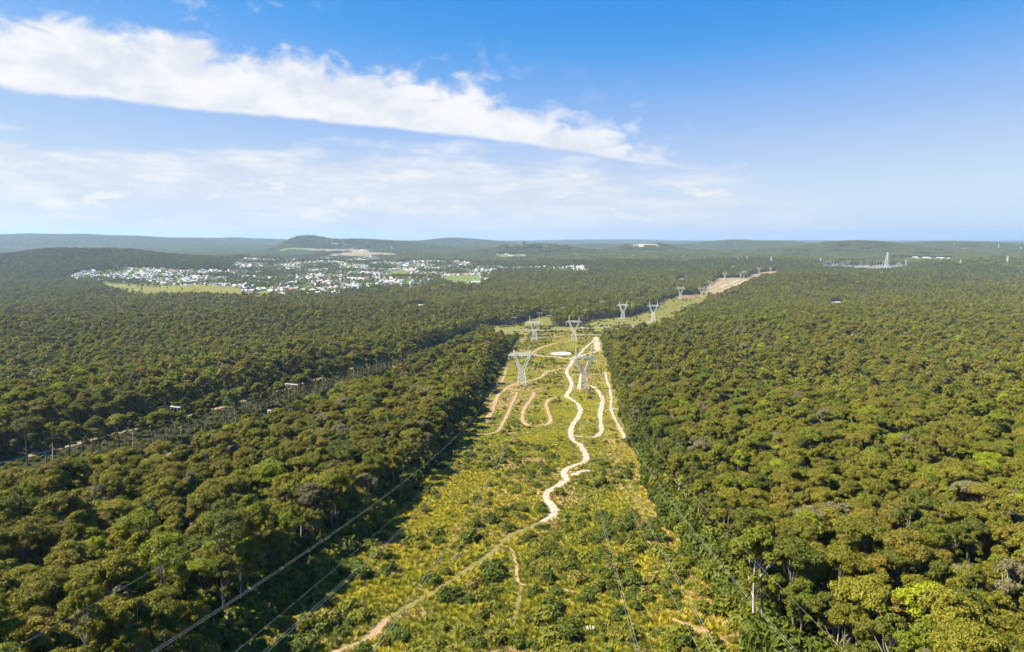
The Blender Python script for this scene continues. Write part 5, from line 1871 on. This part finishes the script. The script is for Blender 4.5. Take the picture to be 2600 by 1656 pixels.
# ---------------------------------------------------------------- substation, car
p = gp([(2200, 676)])[0]
e = empty('substation', p)
tag(e, 'substation of pale steel gantries in the far right forest', 'substation')
b0, b1 = gp([(2095, 676)])[0], gp([(2300, 676)])[0]
span = b1[0] - b0[0]
for k in range(22):
    t_ = (k + 0.5) / 22 - 0.5
    hgt = float(rg.uniform(14, 30))
    x, y = t_ * span, rg.uniform(-40, 60)
    zl = float(height(p[0] + x, p[1] + y)) - p[2]
    mb = MB()
    for sx in (-7, 7):
        mb.prism((x + sx, y, zl), (x + sx, y, zl + hgt), 0.6, 0.35)
    mb.prism((x - 8, y, zl + hgt * 0.85), (x + 8, y, zl + hgt * 0.85), 0.6)
    mb.prism((x - 7, y, zl + hgt * 0.5), (x + 7, y, zl + hgt * 0.5), 0.4)
    link('gantry', mb.mesh('substation_gantry', M_STEELW), e)
for k in range(14):
    t_ = (k + 0.5) / 14 - 0.5
    x, y = t_ * span, rg.uniform(-30, 20)
    zl = float(height(p[0] + x, p[1] + y)) - p[2]
    mb = MB()
    mb.box((x - 6, y - 3, zl), (x + 6, y + 3, zl + 6))
    mb.prism((x - 3, y, zl + 6), (x - 3, y, zl + 9), 0.6)
    mb.prism((x + 3, y, zl + 6), (x + 3, y, zl + 9), 0.6)
    link('transformer', mb.mesh('substation_transformer', ROOFS['dark grey']), e)

p = gp([(1481, 835)])[0]
e = empty('car', p + np.array([0, 0, 0.45]), R(4), 1.25)
tag(e, 'small white car driving on the sealed road', 'car')
M_CAR = plain('white_paint', (0.85, 0.85, 0.85), 0.3, spec=0.5)
M_TYRE = plain('tyre', (0.03, 0.03, 0.03), 0.9)
V = []
prof = [(-2.2, 0.4), (-2.2, 0.95), (-1.5, 1.05), (-0.9, 1.55), (0.7, 1.55), (1.3, 1.05), (2.2, 0.9), (2.2, 0.4)]
V = np.array([(x, s1 * 0.85 * (0.9 if z > 1.2 else 1), z) for s1 in (-1, 1) for x, z in prof])
fq = [[i, (i + 1) % 8, (i + 1) % 8 + 8, i + 8] for i in range(8)]
link('body', mesh_np('car_body', V, [np.array(fq), np.array([[7, 6, 5, 4, 3, 2, 1, 0], [8, 9, 10, 11, 12, 13, 14, 15]])], [M_CAR]), e)
for s1 in (-1, 1):
    mb = MB()
    mb.box((-0.8, s1 * 0.82 - 0.03, 1.08), (0.7, s1 * 0.82 + 0.03, 1.45))
    link('side_window', mb.mesh('car_window', M_PANE), e)
for x in (-1.35, 1.35):
    for s1 in (-1, 1):
        mb = MB()
        mb.prism((x, s1 * 0.72, 0.34), (x, s1 * 0.9, 0.34), 0.34, 0.34, 10)
        link('wheel', mb.mesh('car_wheel', M_TYRE), e)

# ---------------------------------------------------------------- air
HZ = bpy.data.materials.new('hazy_air')
HZ.use_nodes = True
HZ.node_tree.nodes.clear()
g = NG(HZ.node_tree)
pv = g.new('ShaderNodeVolumePrincipled')
pv.inputs['Color'].default_value = (0.52, 0.75, 1.0, 1)
pv.inputs['Density'].default_value = 5.0e-5
pv.inputs['Anisotropy'].default_value = 0.2
pv.inputs['Density Attribute'].default_value = ''
pv.inputs['Color Attribute'].default_value = ''
pv.inputs['Temperature Attribute'].default_value = ''
HZ.node_tree.links.new(pv.outputs[0], g.new('ShaderNodeOutputMaterial').inputs['Volume'])
HZ.cycles.homogeneous_volume = True
mb = MB()
zmin = float(GZ.min()) - 3.0
mb.box((-28000, -1500, zmin), (28000, 27500, 330.0))
tag(link('haze', mb.mesh('haze', HZ)), 'thin bluish haze in the air over the whole landscape', 'haze', kind='stuff')
